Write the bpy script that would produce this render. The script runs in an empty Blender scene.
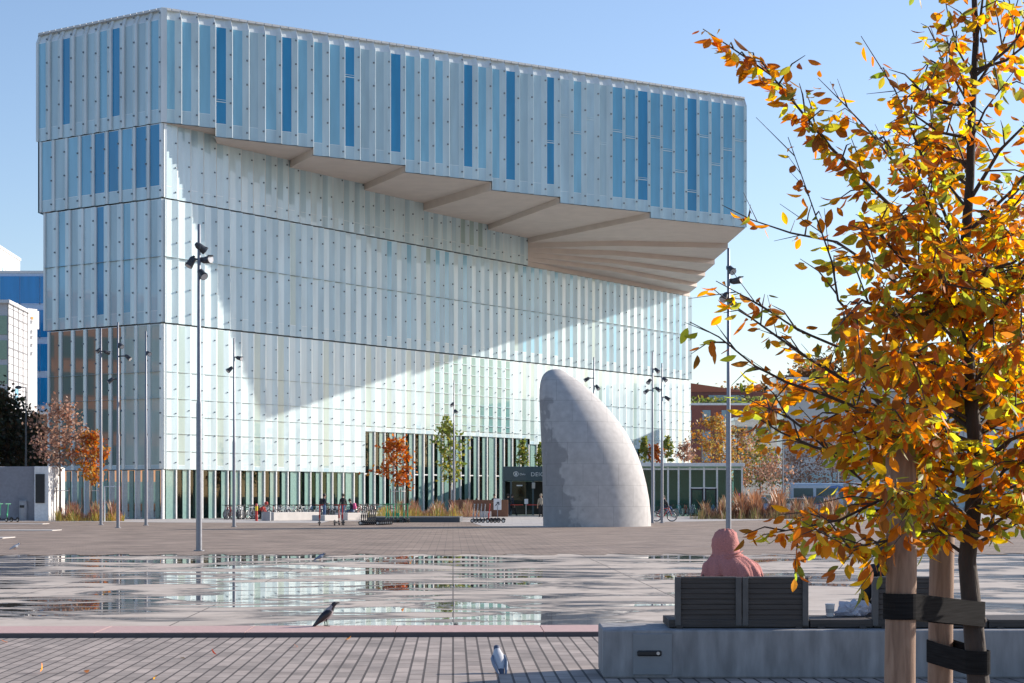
import bpy, bmesh, math, random
from mathutils import Vector, Matrix, Quaternion
R = math.radians
sc = bpy.context.scene
COL = sc.collection
F = 1834.0; CX = 512.0; HY = 496.0; H = 1.7; G = 0.06
rnd = random.Random(7)

def at(x, y, z=G):
    """point at height z seen at a picture position (used only to measure where things stand)"""
    Y = (H - z) * F / (y - HY)
    return Vector(((x - CX) / F * Y, Y, z))
def X(px, Y): return (px - CX) / F * Y
def Z(py, Y): return H + (HY - py) / F * Y

# ------------------------------------------------------------------ mesh builder
class MB:
    def __init__(s): s.v = []; s.f = []; s.m = []; s.c = []; s.sm = []
    def add(s, vs, fs, m=0, c=None, smooth=False):
        o = len(s.v); s.v += [tuple(v) for v in vs]
        for f in fs:
            s.f.append([i + o for i in f]); s.m.append(m); s.c.append(c); s.sm.append(smooth)
    def poly(s, pts, m=0, c=None): s.add(pts, [list(range(len(pts)))], m, c)
    def box(s, c, d, m=0, rz=0.0, M=None, col=None):
        x, y, z = d[0] / 2, d[1] / 2, d[2] / 2
        vs = [Vector(p) for p in ((-x,-y,-z),(x,-y,-z),(x,y,-z),(-x,y,-z),(-x,-y,z),(x,-y,z),(x,y,z),(-x,y,z))]
        if M is None: M = Matrix.Rotation(rz, 3, 'Z')
        s.add([M @ v + Vector(c) for v in vs], [(0,3,2,1),(4,5,6,7),(0,1,5,4),(1,2,6,5),(2,3,7,6),(3,0,4,7)], m, col)
    def bevbox(s, c, d, b, m=0, rz=0.0, M=None):
        bm = bmesh.new(); bmesh.ops.create_cube(bm, size=1)
        for v in bm.verts: v.co = Vector((v.co.x*d[0], v.co.y*d[1], v.co.z*d[2]))
        bmesh.ops.bevel(bm, geom=bm.edges[:], offset=b, segments=2, affect='EDGES', profile=.5)
        if M is None: M = Matrix.Rotation(rz, 3, 'Z')
        bm.verts.ensure_lookup_table(); bm.verts.index_update()
        s.add([M @ v.co + Vector(c) for v in bm.verts], [[v.index for v in f.verts] for f in bm.faces], m)
        bm.free()
    def tube(s, pts, rad, n=8, m=0, cap=True, c=None, smooth=True):
        pts = [Vector(p) for p in pts]
        if not isinstance(rad, (list, tuple)): rad = [rad] * len(pts)
        rings = []; up = None
        for i, p in enumerate(pts):
            t = (pts[min(i+1, len(pts)-1)] - pts[max(i-1, 0)])
            if t.length < 1e-9: t = Vector((0,0,1))
            t.normalize()
            if up is None:
                a = Vector((1,0,0)) if abs(t.x) < .8 else Vector((0,1,0))
                up = t.cross(a).normalized()
            else:
                up = (up - t * up.dot(t))
                if up.length < 1e-6: up = t.orthogonal()
                up.normalize()
            w = t.cross(up)
            rings.append([p + (up * math.cos(2*math.pi*k/n) + w * math.sin(2*math.pi*k/n)) * rad[i] for k in range(n)])
        vs = [v for r in rings for v in r]; fs = []
        for i in range(len(rings)-1):
            for k in range(n):
                a = i*n+k; b = i*n+(k+1) % n
                fs.append((a, b, b+n, a+n))
        s.add(vs, fs, m, c, smooth)
        if cap:
            s.add(rings[0], [list(range(n))[::-1]], m, c); s.add(rings[-1], [list(range(n))], m, c)
    def loft(s, rings, m=0, cap=True, closed=True, c=None, smooth=True):
        n = len(rings[0]); vs = [v for r in rings for v in r]; fs = []
        for i in range(len(rings)-1):
            for k in range(n if closed else n-1):
                a = i*n+k; b = i*n+(k+1) % n
                fs.append((a, b, b+n, a+n))
        s.add(vs, fs, m, c, smooth)
        if cap:
            s.add(rings[0], [list(range(n))[::-1]], m, c, smooth); s.add(rings[-1], [list(range(n))], m, c, smooth)
    def ball(s, c, r, m=0, n=10, k=6, sc3=(1,1,1)):
        rings = []
        for i in range(k+1):
            a = math.pi * i / k; z = -math.cos(a); q = max(math.sin(a), .02)
            rings.append([Vector(c) + Vector((q*math.cos(2*math.pi*j/n)*sc3[0]*r, q*math.sin(2*math.pi*j/n)*sc3[1]*r, z*r*sc3[2])) for j in range(n)])
        s.loft(rings, m)
    def torus(s, c, R_, r, axis='Y', n=20, k=6, m=0, M=None):
        pts = []
        for i in range(n):
            a = 2*math.pi*i/n
            for j in range(k):
                b = 2*math.pi*j/k
                q = R_ + r*math.cos(b)
                p = Vector((q*math.cos(a), r*math.sin(b), q*math.sin(a)))
                if M is not None: p = M @ p
                pts.append(p + Vector(c))
        fs = [(i*k+j, ((i+1)%n)*k+j, ((i+1)%n)*k+(j+1)%k, i*k+(j+1)%k) for i in range(n) for j in range(k)]
        s.add(pts, fs, m, None, True)
    def build(s, name, mats, parent=None, loc=None, rz=None):
        me = bpy.data.meshes.new(name); me.from_pydata(s.v, [], s.f)
        if not isinstance(mats, (list, tuple)): mats = [mats]
        for m in mats: me.materials.append(m)
        me.polygons.foreach_set('material_index', s.m)
        me.polygons.foreach_set('use_smooth', s.sm)
        if any(c is not None for c in s.c):
            at_ = me.color_attributes.new('Col', 'FLOAT_COLOR', 'CORNER'); buf = []
            for f, c in zip(s.f, s.c):
                c = c or (1,1,1); buf += [c[0], c[1], c[2], 1.0] * len(f)
            at_.data.foreach_set('color', buf)
        me.update()
        o = bpy.data.objects.new(name, me); COL.objects.link(o)
        if parent is not None: o.parent = parent
        if loc is not None: o.location = loc
        if rz is not None: o.rotation_euler[2] = rz
        return o

def tag(o, label=None, cat=None, group=None, kind=None):
    if label: o['label'] = label
    if cat: o['category'] = cat
    if group: o['group'] = group
    if kind: o['kind'] = kind
    return o
def thing(name, label, cat, loc=(0,0,0), rz=0.0, group=None):
    o = bpy.data.objects.new(name, None); COL.objects.link(o); o.location = loc; o.rotation_euler[2] = rz
    o.empty_display_size = .2
    return tag(o, label, cat, group)
def dup(root, loc, rz, label=None, group=None, mats=None):
    """copy a thing and each of its parts and sub-parts (mesh data shared)"""
    r = root.copy(); COL.objects.link(r); r.location = loc; r.rotation_euler[2] = rz
    if label: r['label'] = label
    if group: r['group'] = group
    for ch in list(root.children):
        c = ch.copy(); COL.objects.link(c); c.parent = r
        if mats and ch.name.split('.')[0] in mats:
            c.data = ch.data.copy(); c.data.materials[0] = mats[ch.name.split('.')[0]]
        for g in ch.children:
            d = g.copy(); COL.objects.link(d); d.parent = c
    return r

# ------------------------------------------------------------------ materials
def nt(name):
    m = bpy.data.materials.new(name); m.use_nodes = True
    n = m.node_tree.nodes; b = n['Principled BSDF']
    return m, n, m.node_tree.links, b
def pset(b, col=None, rough=.6, spec=.5, metal=0.0, coat=0.0, coatr=.05):
    if col is not None: b.inputs['Base Color'].default_value = (*col, 1)
    b.inputs['Roughness'].default_value = rough; b.inputs['Specular IOR Level'].default_value = spec
    b.inputs['Metallic'].default_value = metal; b.inputs['Coat Weight'].default_value = coat
    b.inputs['Coat Roughness'].default_value = coatr
def ramp(n, stops, interp='LINEAR'):
    r = n.new('ShaderNodeValToRGB'); e = r.color_ramp; e.interpolation = interp
    while len(e.elements) < len(stops): e.elements.new(.5)
    for el, (p, c) in zip(e.elements, stops):
        el.position = p; el.color = (*c, 1) if len(c) == 3 else c
    return r
def mat(name, col, rough=.6, spec=.5, metal=0.0, coat=0.0, var=.12, scale=6.0, bump=0.0, coatr=.05, stretch=None):
    """base colour with slight procedural mottling"""
    m, n, l, b = nt(name); pset(b, col, rough, spec, metal, coat, coatr)
    tc = n.new('ShaderNodeTexCoord'); no = n.new('ShaderNodeTexNoise')
    no.inputs['Scale'].default_value = scale; no.inputs['Detail'].default_value = 5
    src = tc.outputs['Object']
    if stretch:
        mp = n.new('ShaderNodeMapping'); mp.inputs['Scale'].default_value = stretch; l.new(src, mp.inputs['Vector']); src = mp.outputs['Vector']
    l.new(src, no.inputs['Vector'])
    r = ramp(n, [(.25, tuple(c*(1-var) for c in col)), (.75, tuple(min(1, c*(1+var)) for c in col))])
    l.new(no.outputs['Fac'], r.inputs['Fac']); l.new(r.outputs['Color'], b.inputs['Base Color'])
    if bump:
        bp = n.new('ShaderNodeBump'); bp.inputs['Strength'].default_value = bump; bp.inputs['Distance'].default_value = .02
        l.new(no.outputs['Fac'], bp.inputs['Height']); l.new(bp.outputs['Normal'], b.inputs['Normal'])
    return m
def leafmat(name, trans=.5, rough=.5, gain=3.0):
    m, n, l, b = nt(name)
    at_ = n.new('ShaderNodeVertexColor'); at_.layer_name = 'Col'
    pset(b, None, rough, .35); l.new(at_.outputs['Color'], b.inputs['Base Color'])
    t = n.new('ShaderNodeBsdfTranslucent')
    hs = n.new('ShaderNodeHueSaturation'); hs.inputs['Saturation'].default_value = 1.1; hs.inputs['Value'].default_value = gain
    l.new(at_.outputs['Color'], hs.inputs['Color']); l.new(hs.outputs['Color'], t.inputs['Color'])
    mx = n.new('ShaderNodeMixShader'); mx.inputs['Fac'].default_value = trans
    l.new(b.outputs['BSDF'], mx.inputs[1]); l.new(t.outputs['BSDF'], mx.inputs[2])
    l.new(mx.outputs['Shader'], n['Material Output'].inputs['Surface'])
    return m
def clearglass(name, tint=(.55,.75,.7), fac=.25, rough=0.0):
    m = bpy.data.materials.new(name); m.use_nodes = True; n = m.node_tree.nodes; l = m.node_tree.links
    n.remove(n['Principled BSDF'])
    tr = n.new('ShaderNodeBsdfTransparent'); tr.inputs['Color'].default_value = (*tint, 1)
    gl = n.new('ShaderNodeBsdfGlossy'); gl.inputs['Roughness'].default_value = rough; gl.inputs['Color'].default_value = (.95,1,.98,1)
    fr = n.new('ShaderNodeFresnel'); fr.inputs['IOR'].default_value = 1.42
    ma = n.new('ShaderNodeMath'); ma.operation = 'MULTIPLY_ADD'; ma.inputs[1].default_value = 1.0; ma.inputs[2].default_value = fac
    l.new(fr.outputs['Fac'], ma.inputs[0]); ma.use_clamp = True
    mx = n.new('ShaderNodeMixShader'); l.new(ma.outputs[0], mx.inputs['Fac'])
    l.new(tr.outputs[0], mx.inputs[1]); l.new(gl.outputs[0], mx.inputs[2]); l.new(mx.outputs[0], n['Material Output'].inputs['Surface'])
    return m
def facadeglass(name, col, rough=.3, spec=.5, coat=.8, coatr=.03, var=.12, trans=0.0):
    """glass cladding: printed / insulated body colour under a mirror-smooth outer sheet, slight streaks"""
    m, n, l, b = nt(name); pset(b, col, rough, spec, 0, coat, coatr); b.inputs['Coat IOR'].default_value = 1.6
    tc = n.new('ShaderNodeTexCoord'); mp = n.new('ShaderNodeMapping'); mp.inputs['Scale'].default_value = (1.3, 1.3, .2)
    no = n.new('ShaderNodeTexNoise'); no.inputs['Scale'].default_value = 1.0; no.inputs['Detail'].default_value = 3
    l.new(tc.outputs['Object'], mp.inputs['Vector']); l.new(mp.outputs['Vector'], no.inputs['Vector'])
    r = ramp(n, [(.3, tuple(c*(1-var) for c in col)), (.7, tuple(min(1, c*(1+var)) for c in col))])
    l.new(no.outputs['Fac'], r.inputs['Fac']); l.new(r.outputs['Color'], b.inputs['Base Color'])
    return m

M = {}
M['white_panel'] = facadeglass('white printed glass', (.555,.70,.735), .35)
M['pale_panel'] = facadeglass('pale frosted glass', (.42,.59,.655), .3)
M['grey_pane'] = facadeglass('grey blue frosted glass', (.38,.54,.60), .3, coat=.5)
M['mid_pane'] = facadeglass('cyan tinted glass', (.22,.50,.66), .2, coat=.5)
M['deep_pane'] = facadeglass('clear blue glass', (.025,.26,.50), .15, spec=.3, coat=.35)
M['clear_pane'] = facadeglass('pale clear blue glass', (.12,.40,.60), .12, spec=.4, coat=.6)
M['green_pane'] = facadeglass('pale green glass', (.36,.49,.47), .2)
M['atrium_pane'] = facadeglass('fritted green glass', (.13,.30,.29), .15, coat=.7)
M['fin_edge'] = facadeglass('bright glass edge', (.70,.77,.78), .3)
M['fixing'] = mat('steel fixing', (.13,.16,.19), .4, metal=.4)
M['dark_gap'] = mat('dark joint', (.17,.2,.21), .7)
M['thin_joint'] = mat('fine grey joint', (.42,.5,.51), .6)
M['mirror_pane'] = facadeglass('reflecting clear glass', (.06,.11,.12), .05, spec=1.0, coat=1, coatr=.01)
M['roof'] = mat('pale roof edge', (.62,.64,.64), .6)
M['soffit'] = mat('soffit render', (.62,.535,.475), .75, var=.07, scale=.8)
M['glass'] = clearglass('clear green glass', (.55,.78,.73), .0)
M['inner_green'] = mat('green glass fin', (.22,.37,.335), .25, coat=.5)
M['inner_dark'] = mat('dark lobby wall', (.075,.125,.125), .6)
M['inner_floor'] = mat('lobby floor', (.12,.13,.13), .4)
M['mullion'] = mat('white mullion', (.76,.77,.76), .4)
M['teal'] = mat('teal portal metal', (.035,.075,.095), .35, coat=.3)
M['black'] = mat('black', (.015,.015,.017), .5)
M['lettering'] = mat('white lettering', (.75,.78,.78), .5)
M['steel'] = mat('galvanised steel', (.24,.25,.28), .45, metal=.5, var=.15, scale=12)
M['steel_light'] = mat('brushed steel', (.5,.5,.5), .35, metal=.6)
M['lamp_dark'] = mat('dark lamp housing', (.045,.05,.06), .4)
M['lens'] = mat('lamp lens', (.5,.52,.55), .1)
M['trunk'] = mat('bark', (.042,.03,.025), .85, var=.35, scale=40, bump=.6, stretch=(1,1,.25))
M['trunk_pale'] = mat('pale bark', (.2,.16,.13), .85, var=.3, scale=20)
M['leaf'] = leafmat('autumn leaf', .55)
M['leaf_small'] = leafmat('small tree leaf', .35, gain=2.0)
M['grass'] = leafmat('grass blade', .3, gain=1.3)
M['concrete'] = mat('cast concrete', (.25,.25,.255), .8, var=.34, scale=3.0, bump=.25, stretch=(3,3,.7))
M['pale_concrete'] = mat('pale concrete', (.52,.49,.46), .8, var=.1, scale=2)
M['tyre'] = mat('rubber', (.02,.02,.021), .7)
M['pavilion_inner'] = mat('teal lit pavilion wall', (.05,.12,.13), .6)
M['skin'] = mat('skin', (.42,.24,.17), .5)
M['hair'] = mat('dark hair', (.03,.022,.018), .6)
M['navy'] = mat('navy cloth', (.03,.035,.055), .85)
M['blackcloth'] = mat('black cloth', (.02,.02,.022), .85)
M['denim'] = mat('blue denim', (.08,.13,.24), .85)
M['beige'] = mat('beige cloth', (.34,.29,.22), .85)
M['redcloth'] = mat('red cloth', (.45,.06,.05), .8)
M['pinkcloth'] = mat('pink cloth', (.6,.1,.25), .8)
M['bluecloth'] = mat('blue cloth', (.08,.14,.4), .8)
M['greencloth'] = mat('hi vis green cloth', (.3,.6,.1), .8)
M['greycloth'] = mat('grey cloth', (.25,.25,.26), .85)
M['whitepaint'] = mat('white paint', (.75,.75,.74), .45)
M['redpaint'] = mat('red paint', (.5,.04,.03), .4)
M['greenpaint'] = mat('green paint', (.05,.42,.2), .4)
M['yellowpaint'] = mat('yellow paint', (.75,.55,.03), .4)
M['bluepaint'] = mat('blue paint', (.03,.14,.42), .3, coat=.5)
M['greypaint'] = mat('grey paint', (.3,.31,.33), .4)
# ------------------------------------------------------------------ camera, light, world
cam_d = bpy.data.cameras.new('camera'); cam = bpy.data.objects.new('camera', cam_d); COL.objects.link(cam)
cam.location = (0, 0, H); cam.rotation_euler = (R(90), 0, 0)
cam_d.sensor_width = 36; cam_d.lens = F / 1024 * 36; cam_d.shift_y = (HY - 341.5) / 1024
cam_d.clip_start = .1; cam_d.clip_end = 6000
sc.camera = cam
SUN_EL = R(21.7); SUN_AZ = math.atan2(1.872, .977)
sd = Vector((math.sin(SUN_AZ)*math.cos(SUN_EL), math.cos(SUN_AZ)*math.cos(SUN_EL), math.sin(SUN_EL)))
ld = bpy.data.lights.new('sun', 'SUN'); ld.energy = 5.0; ld.angle = R(.5); ld.color = (1, .90, .79)
lo = bpy.data.objects.new('sun', ld); COL.objects.link(lo); lo.rotation_euler = sd.to_track_quat('Z', 'Y').to_euler(); lo.location = (60, 30, 60)
w = bpy.data.worlds.new('World'); sc.world = w; w.use_nodes = True
wn = w.node_tree.nodes; sky = wn.new('ShaderNodeTexSky'); sky.sky_type = 'NISHITA'; sky.sun_disc = False
sky.sun_elevation = SUN_EL; sky.sun_rotation = SUN_AZ; sky.air_density = 1.0; sky.dust_density = .5; sky.ozone_density = 3.2
wn['Background'].inputs['Strength'].default_value = .125
tint = wn.new('ShaderNodeMix'); tint.data_type = 'RGBA'; tint.blend_type = 'MULTIPLY'; tint.inputs['Factor'].default_value = 1; tint.inputs['B'].default_value = (1.07, .98, .98, 1)
w.node_tree.links.new(sky.outputs['Color'], tint.inputs['A']); w.node_tree.links.new(tint.outputs['Result'], wn['Background'].inputs['Color'])
sc.view_settings.view_transform = 'Standard'; sc.view_settings.look = 'None'; sc.view_settings.gamma = 1; sc.view_settings.exposure = .6
sc.cycles.max_bounces = 6; sc.cycles.transparent_max_bounces = 12

# ------------------------------------------------------------------ ground
YAW = math.atan2(59, F)     # the square is turned by under two degrees
def groundmat(name, cols, scale, bw, bh, mortar, mcol, stain=.25, off=.5, rot=0.0, rough=.8, longjoint=None, jcol=None):
    m, n, l, b = nt(name); pset(b, None, rough, .3)
    tc = n.new('ShaderNodeTexCoord'); mp = n.new('ShaderNodeMapping'); mp.inputs['Rotation'].default_value[2] = rot
    l.new(tc.outputs['Object'], mp.inputs['Vector'])
    br = n.new('ShaderNodeTexBrick'); l.new(mp.outputs['Vector'], br.inputs['Vector'])
    br.inputs['Color1'].default_value = (*cols[0], 1); br.inputs['Color2'].default_value = (*cols[1], 1); br.inputs['Mortar'].default_value = (*mcol, 1)
    br.inputs['Scale'].default_value = 1; br.inputs['Brick Width'].default_value = bw; br.inputs['Row Height'].default_value = bh
    br.inputs['Mortar Size'].default_value = mortar; br.offset = off; br.inputs['Mortar Smooth'].default_value = .2; br.inputs['Bias'].default_value = 0
    no = n.new('ShaderNodeTexNoise'); no.inputs['Scale'].default_value = scale; no.inputs['Detail'].default_value = 8; no.inputs['Roughness'].default_value = .65
    l.new(tc.outputs['Object'], no.inputs['Vector'])
    r = ramp(n, [(.3, (1-stain,)*3), (.7, (1+stain*.4,)*3)]); l.new(no.outputs['Fac'], r.inputs['Fac'])
    mx = n.new('ShaderNodeMix'); mx.data_type = 'RGBA'; mx.blend_type = 'MULTIPLY'; mx.inputs['Factor'].default_value = 1
    l.new(br.outputs['Color'], mx.inputs['A']); l.new(r.outputs['Color'], mx.inputs['B'])
    out = mx.outputs['Result']
    if longjoint:
        sx = n.new('ShaderNodeSeparateXYZ'); l.new(tc.outputs['Object'], sx.inputs[0])
        dv = n.new('ShaderNodeMath'); dv.operation = 'DIVIDE'; dv.inputs[1].default_value = longjoint[0]; l.new(sx.outputs['X'], dv.inputs[0])
        fr = n.new('ShaderNodeMath'); fr.operation = 'FRACT'; l.new(dv.outputs[0], fr.inputs[0])
        lt = n.new('ShaderNodeMath'); lt.operation = 'LESS_THAN'; lt.inputs[1].default_value = longjoint[1]; l.new(fr.outputs[0], lt.inputs[0])
        m2 = n.new('ShaderNodeMix'); m2.data_type = 'RGBA'; l.new(lt.outputs[0], m2.inputs['Factor']); l.new(out, m2.inputs['A']); m2.inputs['B'].default_value = (*(jcol or mcol), 1)
        out = m2.outputs['Result']
    l.new(out, b.inputs['Base Color'])
    bp = n.new('ShaderNodeBump'); bp.inputs['Strength'].default_value = .35; bp.inputs['Distance'].default_value = .01
    l.new(no.outputs['Fac'], bp.inputs['Height']); l.new(bp.outputs['Normal'], b.inputs['Normal'])
    return m
def sheet(name, pts, z, m, rz=0.0):
    mb = MB(); mb.poly([(p[0], p[1], z) for p in pts]); o = mb.build(name, m); o.rotation_euler[2] = rz
    return tag(o, kind='structure')
sheet('ground', [(-3000,-500),(3000,-500),(3000,5000),(-3000,5000)], -.12, mat('far ground', (.1,.095,.085), .9, scale=.05))
pav = groundmat('grey setts', [(.46,.39,.345), (.325,.28,.25)], 1.6, .46, .14, .0125, (.12,.10,.09), .38, rot=R(90), longjoint=(.14, .06), jcol=(.07,.06,.055))
KY0, KY1 = 22.15, 23.3
sheet('pavement', [(-40,-12),(40,-12),(40,KY0+.02),(-40,KY0+.02)], 0, pav, YAW)
# pool floor with standing water
def poolmat():
    m, n, l, b = nt('fountain floor')
    tc = n.new('ShaderNodeTexCoord')
    def noise(scale, detail, rough, sx=1, sy=1, off=0, dist=0.0):
        mp = n.new('ShaderNodeMapping'); mp.inputs['Scale'].default_value = (sx, sy, 1); mp.inputs['Location'].default_value = (off, off*.7, 0)
        l.new(tc.outputs['Object'], mp.inputs['Vector'])
        no = n.new('ShaderNodeTexNoise'); no.inputs['Scale'].default_value = scale; no.inputs['Detail'].default_value = detail; no.inputs['Roughness'].default_value = rough
        no.inputs['Distortion'].default_value = dist
        l.new(mp.outputs['Vector'], no.inputs['Vector']); return no.outputs['Fac']
    def math_(op, a, c):
        q = n.new('ShaderNodeMath'); q.operation = op
        for i, v in enumerate((a, c)):
            if isinstance(v, (int, float)): q.inputs[i].default_value = v
            else: l.new(v, q.inputs[i])
        return q.outputs[0]
    big = noise(.23, 4, .6, .75, 1, 3.3, .8); fine = noise(.5, 7, .68, .55, 1.0, 9.1, 1.2)
    sx = n.new('ShaderNodeSeparateXYZ'); l.new(tc.outputs['Object'], sx.inputs[0])
    # the floor falls slightly to the left, so water stands deeper there
    fall = n.new('ShaderNodeMapRange'); fall.inputs['From Min'].default_value = -9; fall.inputs['From Max'].default_value = 3; fall.inputs['To Min'].default_value = .03; fall.inputs['To Max'].default_value = .012
    l.new(sx.outputs['X'], fall.inputs['Value'])
    lvl = math_('ADD', math_('ADD', math_('MULTIPLY', big, .42), math_('MULTIPLY', fine, .58)), fall.outputs[0])
    wet = n.new('ShaderNodeMapRange'); wet.interpolation_type = 'SMOOTHSTEP'
    wet.inputs['From Min'].default_value = .538; wet.inputs['From Max'].default_value = .552; l.new(lvl, wet.inputs['Value'])
    damp = n.new('ShaderNodeMapRange'); damp.interpolation_type = 'SMOOTHSTEP'
    damp.inputs['From Min'].default_value = .485; damp.inputs['From Max'].default_value = .54; l.new(lvl, damp.inputs['Value'])
    mott = noise(1.6, 8, .7, 1, 1, 1.0)
    dry = ramp(n, [(.3, (.49,.42,.355)), (.7, (.62,.545,.47))]); l.new(mott, dry.inputs['Fac'])
    br = n.new('ShaderNodeTexBrick'); l.new(tc.outputs['Object'], br.inputs['Vector'])
    br.inputs['Scale'].default_value = 1; br.inputs['Brick Width'].default_value = 3.6; br.inputs['Row Height'].default_value = 4.2; br.inputs['Mortar Size'].default_value = .012; br.offset = 0
    br.inputs['Color1'].default_value = (1,1,1,1); br.inputs['Color2'].default_value = (.93,.93,.93,1); br.inputs['Mortar'].default_value = (.3,.3,.3,1)
    mx0 = n.new('ShaderNodeMix'); mx0.data_type = 'RGBA'; mx0.blend_type = 'MULTIPLY'; mx0.inputs['Factor'].default_value = 1
    l.new(dry.outputs['Color'], mx0.inputs['A']); l.new(br.outputs['Color'], mx0.inputs['B'])
    mx1 = n.new('ShaderNodeMix'); mx1.data_type = 'RGBA'; l.new(damp.outputs[0], mx1.inputs['Factor']); l.new(mx0.outputs['Result'], mx1.inputs['A']); mx1.inputs['B'].default_value = (.17,.16,.15,1)
    mx2 = n.new('ShaderNodeMix'); mx2.data_type = 'RGBA'; l.new(wet.outputs[0], mx2.inputs['Factor']); l.new(mx1.outputs['Result'], mx2.inputs['A']); mx2.inputs['B'].default_value = (.07,.07,.07,1)
    l.new(mx2.outputs['Result'], b.inputs['Base Color'])
    rr = n.new('ShaderNodeMapRange'); l.new(wet.outputs[0], rr.inputs['Value']); rr.inputs['To Min'].default_value = .65; rr.inputs['To Max'].default_value = .012
    l.new(rr.outputs[0], b.inputs['Roughness']); b.inputs['IOR'].default_value = 1.36
    sp = n.new('ShaderNodeMapRange'); l.new(wet.outputs[0], sp.inputs['Value']); sp.inputs['To Min'].default_value = .15; sp.inputs['To Max'].default_value = .5
    l.new(sp.outputs[0], b.inputs['Specular IOR Level'])
    return m
PB = 51.0
sheet('fountain_floor', [(-45,KY1-.02),(45,KY1-.02),(45,PB+2),(-45,PB+2)], .052, poolmat(), YAW)
# kerb of pink granite slabs with open joints
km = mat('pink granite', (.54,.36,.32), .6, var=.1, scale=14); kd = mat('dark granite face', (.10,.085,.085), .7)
mb = MB(); xk = -40.3
while xk < 40:
    mb.box((xk+.9, (KY0+KY1)/2, -.005), (1.79, KY1-KY0, .13), 0); xk += 1.8
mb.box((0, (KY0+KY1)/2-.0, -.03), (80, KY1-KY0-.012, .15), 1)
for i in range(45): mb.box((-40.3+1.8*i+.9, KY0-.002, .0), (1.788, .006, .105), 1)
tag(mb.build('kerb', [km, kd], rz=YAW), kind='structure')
# brown clinker paving, its near edge laid in teeth
pts = []; x = -60.0
brick = groundmat('brown clinker', [(.38,.295,.235), (.275,.215,.175)], .55, .5, .25, .012, (.12,.095,.085), .45)
while x < 60:
    pts += [(x, PB), (x+.55, PB), (x+.75, PB+1.2), (x+1.1, PB+1.2)]; x += 1.15 + rnd.random()*.5
pts += [(60, PB), (150, 300), (-150, 300), (-60, PB+1)]
sheet('brick_paving', pts, .06, brick, YAW)
walk = groundmat('pale slab paving', [(.50,.47,.45), (.44,.42,.40)], .5, 1.2, .8, .012, (.3,.28,.27), .15)
P = [at(-20,521.5), at(60,521.5), at(165,522.5), at(322,523), at(330,521), at(470,522), at(482,526), at(547,527.5), at(640,522.5), at(770,520), at(1040,519)]
sheet('walkway', [(p.x, p.y) for p in P] + [(90,260),(-70,260)], .066, walk)
mb = MB()
for (x0, x1, y, d) in ((-40, 57, 530.5, .7), (-40, 9, 538.0, .7), (-30, 46, 524.0, .6)):
    a = at(x0, y); c = at(x1, y); mb.box(((a.x+c.x)/2, a.y, .075), (c.x-a.x, d*2.6, .03))
tag(mb.build('paving_strip', M['pale_concrete']), kind='structure')
p = at(795, 518.5); mb = MB(); mb.bevbox((p.x, p.y, .24), (5.0, 1.2, .36), .02); tag(mb.build('kerb_slab', M['pale_concrete']), 'pale low concrete slab in front of the dry hedge near the white cabinet', 'slab')

# ------------------------------------------------------------------ library
U = Vector((.5617, .8274)); YA = 130.0
A = Vector((X(163, YA), YA))
V = Vector((-.827, .5617)); V.normalize(); U.normalize()
W = Vector((2816, 1834)); W.normalize()
def hit(P, D, px):
    k = (px - CX) / F; t = (k * P.y - P.x) / (D.x - k * D.y); return t
def zl(py): return H + (HY - py) * YA / F
ZT, ZB, Z2, Z3, Z35, Z4 = zl(8), zl(123), zl(198), zl(323), zl(398), zl(470)
tB = hit(A, U, 690); Bp = A + U * tB
tE = hit(A, W, 745); Ep = A + W * tE
lib = thing('library', 'large folded glass building with a wide upper volume that juts out over the square', 'building', (A.x, A.y, 0))
OFF = Vector((-A.x, -A.y, 0))
def bl(mb, name, mats, parent):
    mb.v = [(v[0]-A.x, v[1]-A.y, v[2]) for v in mb.v]
    return mb.build(name, mats, parent)
FM = ['white_panel','pale_panel','grey_pane','mid_pane','deep_pane','green_pane','fin_edge','fixing','dark_gap','atrium_pane','mullion','thin_joint','mirror_pane','clear_pane']
FI = {k: i for i, k in enumerate(FM)}; FMATS = [M[k] for k in FM]
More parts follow.
